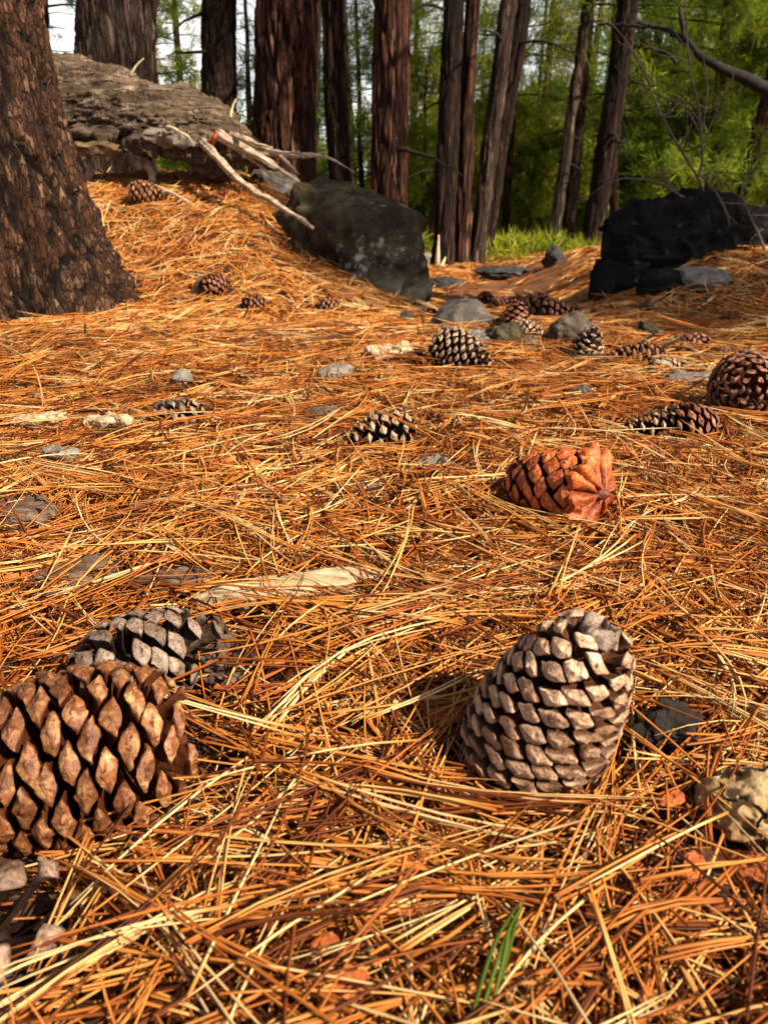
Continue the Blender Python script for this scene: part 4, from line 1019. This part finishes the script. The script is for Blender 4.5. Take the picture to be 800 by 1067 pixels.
# split pale wood at the foot of the charred trunk
def stump_strip():
    S = smooth_path([at(455, 283, 8.2), at(456, 265, 8.2), at(457, 245, 8.25)], 14); V, q, t = tube(S, np.linspace(.035, .008, 14), 8)
    b = MB(); b.add(V, q, t); o = b.build('bark_strip', M['bare'], loc=S[0]); tag(o, 'pale torn strip of wood at the foot of the charred trunk', 'wood strip')
    S = smooth_path([at(459, 282, 8.1), at(461, 275, 8.12), at(464, 268, 8.2)], 10); V, q, t = tube(S, np.linspace(.03, .006, 10), 8)
    b = MB(); b.add(V, q, t); o = b.build('bark_strip', M['pale'], loc=S[0]); tag(o, 'short cream splinter beside the torn strip at the charred trunk', 'wood strip')
stump_strip()

# ------------------------------------------------------------------ needle litter
def litter():
    r = np.random.default_rng(2024)
    mb = MB()
    def blocked(Pm):
        """Pm (n,k,3): returns mask of needles that would pass through something"""
        bad = np.zeros(len(Pm), bool)
        for c, Rm, rad, keep in BLOCK:
            dist = np.linalg.norm(Pm.mean(1) - c, axis=1)
            near = np.where(dist < rad.max() + .2)[0]
            if not len(near): continue
            L = (Pm[near] - c) @ Rm / rad
            ins = (np.linalg.norm(L, axis=2) < 1).any(1)
            bad[near] |= ins & (r.random(len(near)) > keep)
        return bad
    def batch(n, x0, x1, y0, y1, length, w, H, segs, sides, fasc=True, flat=1.0, wedge=None, up=0.0, tone0=None):
        nf = n // 3
        bx = r.uniform(x0, x1, nf); by = r.uniform(y0, y1, nf)
        if y1 > 4: 
            k = np.abs(bx - np.interp(by, TY, TX)) > np.where(by > 4.2, .5, .15) * (r.random(nf) < .72); bx, by = bx[k], by[k]; nf = len(bx)
        if wedge is not None:
            k = np.abs(bx) < wedge[0] + wedge[1] * by; bx, by = bx[k], by[k]; nf = len(bx)
        if y1 < 4:
            k = r.random(nf) < .78 + .9 * fbm(np.stack([bx * 9, by * 9, 0 * bx + up * 50], 1), 2, 91); bx, by = bx[k], by[k]; nf = len(bx)
        th = r.uniform(0, 2 * math.pi, nf)
        # mats of needles share a lie
        th0 = 3.1 * fbm(np.stack([bx * 2.2, by * 2.2, 0 * bx], 1), 2, 71)
        mix_ = r.random(nf) < .45
        th = np.where(mix_, th0 + r.normal(0, .45, nf) + math.pi * (r.random(nf) < .5), th)
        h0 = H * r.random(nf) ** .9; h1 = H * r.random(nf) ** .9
        st = r.random(nf) < .035; h1 = np.where(st, h1 + r.uniform(.01, .05, nf), h1)
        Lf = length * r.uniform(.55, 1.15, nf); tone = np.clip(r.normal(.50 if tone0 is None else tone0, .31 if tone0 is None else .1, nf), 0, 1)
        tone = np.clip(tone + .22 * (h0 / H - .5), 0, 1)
        cv = r.normal(0, .085, nf)
        rep = lambda a_: np.repeat(a_, 3)
        m = nf * 3
        bx, by, h0, h1, Lf, tone, cv = map(rep, (bx, by, h0, h1, Lf, tone, cv))
        single = np.repeat(r.random(nf) < .35, 3)
        th = np.repeat(th, 3) + np.where(single, r.uniform(0, 6.28, m), r.normal(0, .045, m))
        bx = bx + np.where(single, r.normal(0, .03, m), r.normal(0, .0012, m)); by = by + np.where(single, r.normal(0, .03, m), r.normal(0, .0012, m))
        tone = np.clip(tone + r.normal(0, .07, m), 0, 1); cv = cv + r.normal(0, .03, m); h1 = h1 + r.normal(0, H * .12, m)
        Lf = Lf * r.uniform(.85, 1.05, m)
        t = np.linspace(0, 1, segs + 1)
        dx, dy = np.cos(th), np.sin(th)
        s = (t[None] - .5) * Lf[:, None]
        lat = cv[:, None] * (t[None] - .5) ** 2 * Lf[:, None] * 2
        Xn = bx[:, None] + dx[:, None] * s - dy[:, None] * lat; Yn = by[:, None] + dy[:, None] * s + dx[:, None] * lat
        bow = r.normal(0, .06, m)[:, None] * Lf[:, None] * (.25 - (t[None] - .5) ** 2)
        Zn = ground_z(Xn, Yn) + np.maximum(h0[:, None] * (1 - t) + h1[:, None] * t + bow, -.004) + .002 + up
        Pn = np.stack([Xn, Yn, Zn], -1)
        ok = ~blocked(Pn)
        Pn = Pn[ok]; m = len(Pn); tone = tone[ok]; dx, dy = dx[ok], dy[ok]
        wj = w * r.uniform(.75, 1.2, m)
        prof = np.interp(t, [0, .04, .1, .75, 1], [1.15, 1.25, .95, .85, .12])
        rr = wj[:, None] * prof[None]
        side = np.stack([-dy, dx, 0 * dx], 1)
        roll = r.uniform(0, 6.28, m)
        upv = np.array([0, 0, 1.0])
        rings = []
        if sides == 3:
            for k in range(3):
                a = roll + k * 2.0944
                o = np.cos(a)[:, None] * side + np.sin(a)[:, None] * upv
                rings.append(Pn + o[:, None] * rr[..., None])
            V = np.stack(rings, 2)                      # m, segs+1, 3, 3
            f = grid_faces(segs + 1, 3)
        else:
            V = np.stack([Pn + side[:, None] * rr[..., None] - upv * rr[..., None] * .5, Pn + upv * rr[..., None] * .6, Pn - side[:, None] * rr[..., None] - upv * rr[..., None] * .5], 2)
            f = grid_faces(segs + 1, 3, wrap=False)
        nv = (segs + 1) * 3
        q = (np.arange(m)[:, None, None] * nv + f[None]).reshape(-1, 4)
        # dull grey-brown sheath end, lighter blade
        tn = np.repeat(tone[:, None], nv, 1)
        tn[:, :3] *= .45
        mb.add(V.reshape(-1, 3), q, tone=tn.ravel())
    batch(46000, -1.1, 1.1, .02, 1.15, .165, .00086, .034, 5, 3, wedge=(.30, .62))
    batch(11000, -1.1, 1.1, .02, 1.0, .19, .00106, .014, 5, 3, wedge=(.30, .62), up=.028)
    batch(9000, -1.1, 1.1, .02, 1.3, .045, .00095, .036, 2, 3, wedge=(.30, .62))
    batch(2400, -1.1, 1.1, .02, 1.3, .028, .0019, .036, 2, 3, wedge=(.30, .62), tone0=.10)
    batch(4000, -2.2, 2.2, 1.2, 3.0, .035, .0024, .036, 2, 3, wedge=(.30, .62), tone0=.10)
    batch(9000, -2.2, 2.2, .95, 2.5, .185, .00125, .014, 4, 3, wedge=(.45, .62), up=.026)
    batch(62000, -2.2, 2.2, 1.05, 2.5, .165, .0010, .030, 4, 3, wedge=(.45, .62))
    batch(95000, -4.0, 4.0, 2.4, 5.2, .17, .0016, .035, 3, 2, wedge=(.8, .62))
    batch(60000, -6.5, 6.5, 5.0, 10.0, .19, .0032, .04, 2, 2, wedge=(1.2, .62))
    batch(16000, -3, 3, -2.2, .05, .165, .0016, .03, 3, 2)
    tag(mb.build('needle_litter', M['needles']), 'thick mat of dry orange and straw pine needles', kind='stuff')
litter()

# green grass blades in the foreground
def blades():
    c = on_ground(503, 1040)
    root = thing('grass_tuft', 'thin green grass blades among the needles at the bottom edge', 'grass', c)
    for k, (x0, y0, x1, y1) in enumerate([(490, 1062, 541, 940), (500, 1058, 546, 938), (512, 1050, 531, 952), (520, 1030, 542, 948)]):
        P0 = on_ground(x0, y0, .036); P1 = on_ground(x1, y1, .048); Pm = (P0 + P1) / 2 + [rng.normal(0, .002), 0, .008]
        S = smooth_path([P0, Pm, P1], 12); V, q, t = tube(S, np.interp(np.linspace(0, 1, 12), [0, .5, 1], [.0010, .0013, .0004]), 5)
        b = MB(); b.add(V, q, t, tone=rng.uniform(.3, .8)); b.build('blade', M['grass'], root)
    for x0, y0, x1, y1, lab in [(432, 797, 470, 775, 'single green blade left of the tan cone'),]:
        P0, P1 = on_ground(x0, y0, .03), on_ground(x1, y1, .03)
        S = smooth_path([P0, (P0 + P1) / 2 + [0, 0, .006], P1], 10); V, q, t = tube(S, np.linspace(.0013, .0004, 10), 5)
        b = MB(); b.add(V, q, t, tone=.6); tag(b.build('grass_tuft', M['grass'], loc=P0), lab, 'grass')
blades()

# ------------------------------------------------------------------ light, sky, camera
sun_dir = np.array([.81, -.57, 0]); sun_dir /= np.linalg.norm(sun_dir)
EL = R(41)
sv = Vector((sun_dir[0] * math.cos(EL), sun_dir[1] * math.cos(EL), math.sin(EL)))
ld = bpy.data.lights.new('sun', 'SUN'); ld.energy = 5.0; ld.angle = R(.5); ld.color = (1, .88, .70)
lo = bpy.data.objects.new('sun', ld); COL.objects.link(lo); lo.rotation_euler = sv.to_track_quat('Z', 'Y').to_euler()
w = bpy.data.worlds.new('World'); sc.world = w; w.use_nodes = True
nt = w.node_tree; bg = nt.nodes['Background']
sky = nt.nodes.new('ShaderNodeTexSky'); sky.sky_type = 'NISHITA'; sky.sun_disc = False
sky.sun_elevation = EL; sky.sun_rotation = math.atan2(sun_dir[0], sun_dir[1]); sky.air_density = 1.0; sky.dust_density = 3.0
# broken cloud layer added low over the horizon to whiten the sky
tc = nt.nodes.new('ShaderNodeTexCoord'); sx = nt.nodes.new('ShaderNodeSeparateXYZ'); nt.links.new(tc.outputs['Generated'], sx.inputs[0])
er = ramp(nt, [(0.0, (1, 1, 1)), (.22, (1, 1, 1)), (.42, (0, 0, 0))]); nt.links.new(sx.outputs[2], er.inputs[0])
cn = nt.nodes.new('ShaderNodeTexNoise'); cn.inputs['Scale'].default_value = 3.2; cn.inputs['Detail'].default_value = 6; nt.links.new(tc.outputs['Generated'], cn.inputs['Vector'])
cr = ramp(nt, [(.36, (0, 0, 0)), (.56, (1, 1, 1))]); nt.links.new(cn.outputs[0], cr.inputs[0])
cf = mixc(nt, 1.0, er.outputs[0], cr.outputs[0], 'MULTIPLY')
nt.links.new(mixc(nt, cf, sky.outputs[0], (13.5, 13.2, 12.8)), bg.inputs[0]); bg.inputs[1].default_value = .055

cd = bpy.data.cameras.new('camera'); co = bpy.data.objects.new('camera', cd); COL.objects.link(co)
co.location = CAM; co.rotation_euler = (math.pi / 2 - PITCH, 0, 0)
cd.sensor_fit = 'VERTICAL'; cd.sensor_height = 24; cd.lens = 24 * F / 1067
cd.clip_start = .02; cd.clip_end = 600
cd.dof.use_dof = True; cd.dof.focus_distance = .85; cd.dof.aperture_fstop = cd.lens / 2.5
sc.camera = co
sc.view_settings.view_transform = 'Standard'; sc.view_settings.look = 'None'; sc.view_settings.gamma = 1.0
sc.view_settings.exposure = .98
sc.cycles.max_bounces = 6; sc.cycles.diffuse_bounces = 3; sc.cycles.use_denoising = True
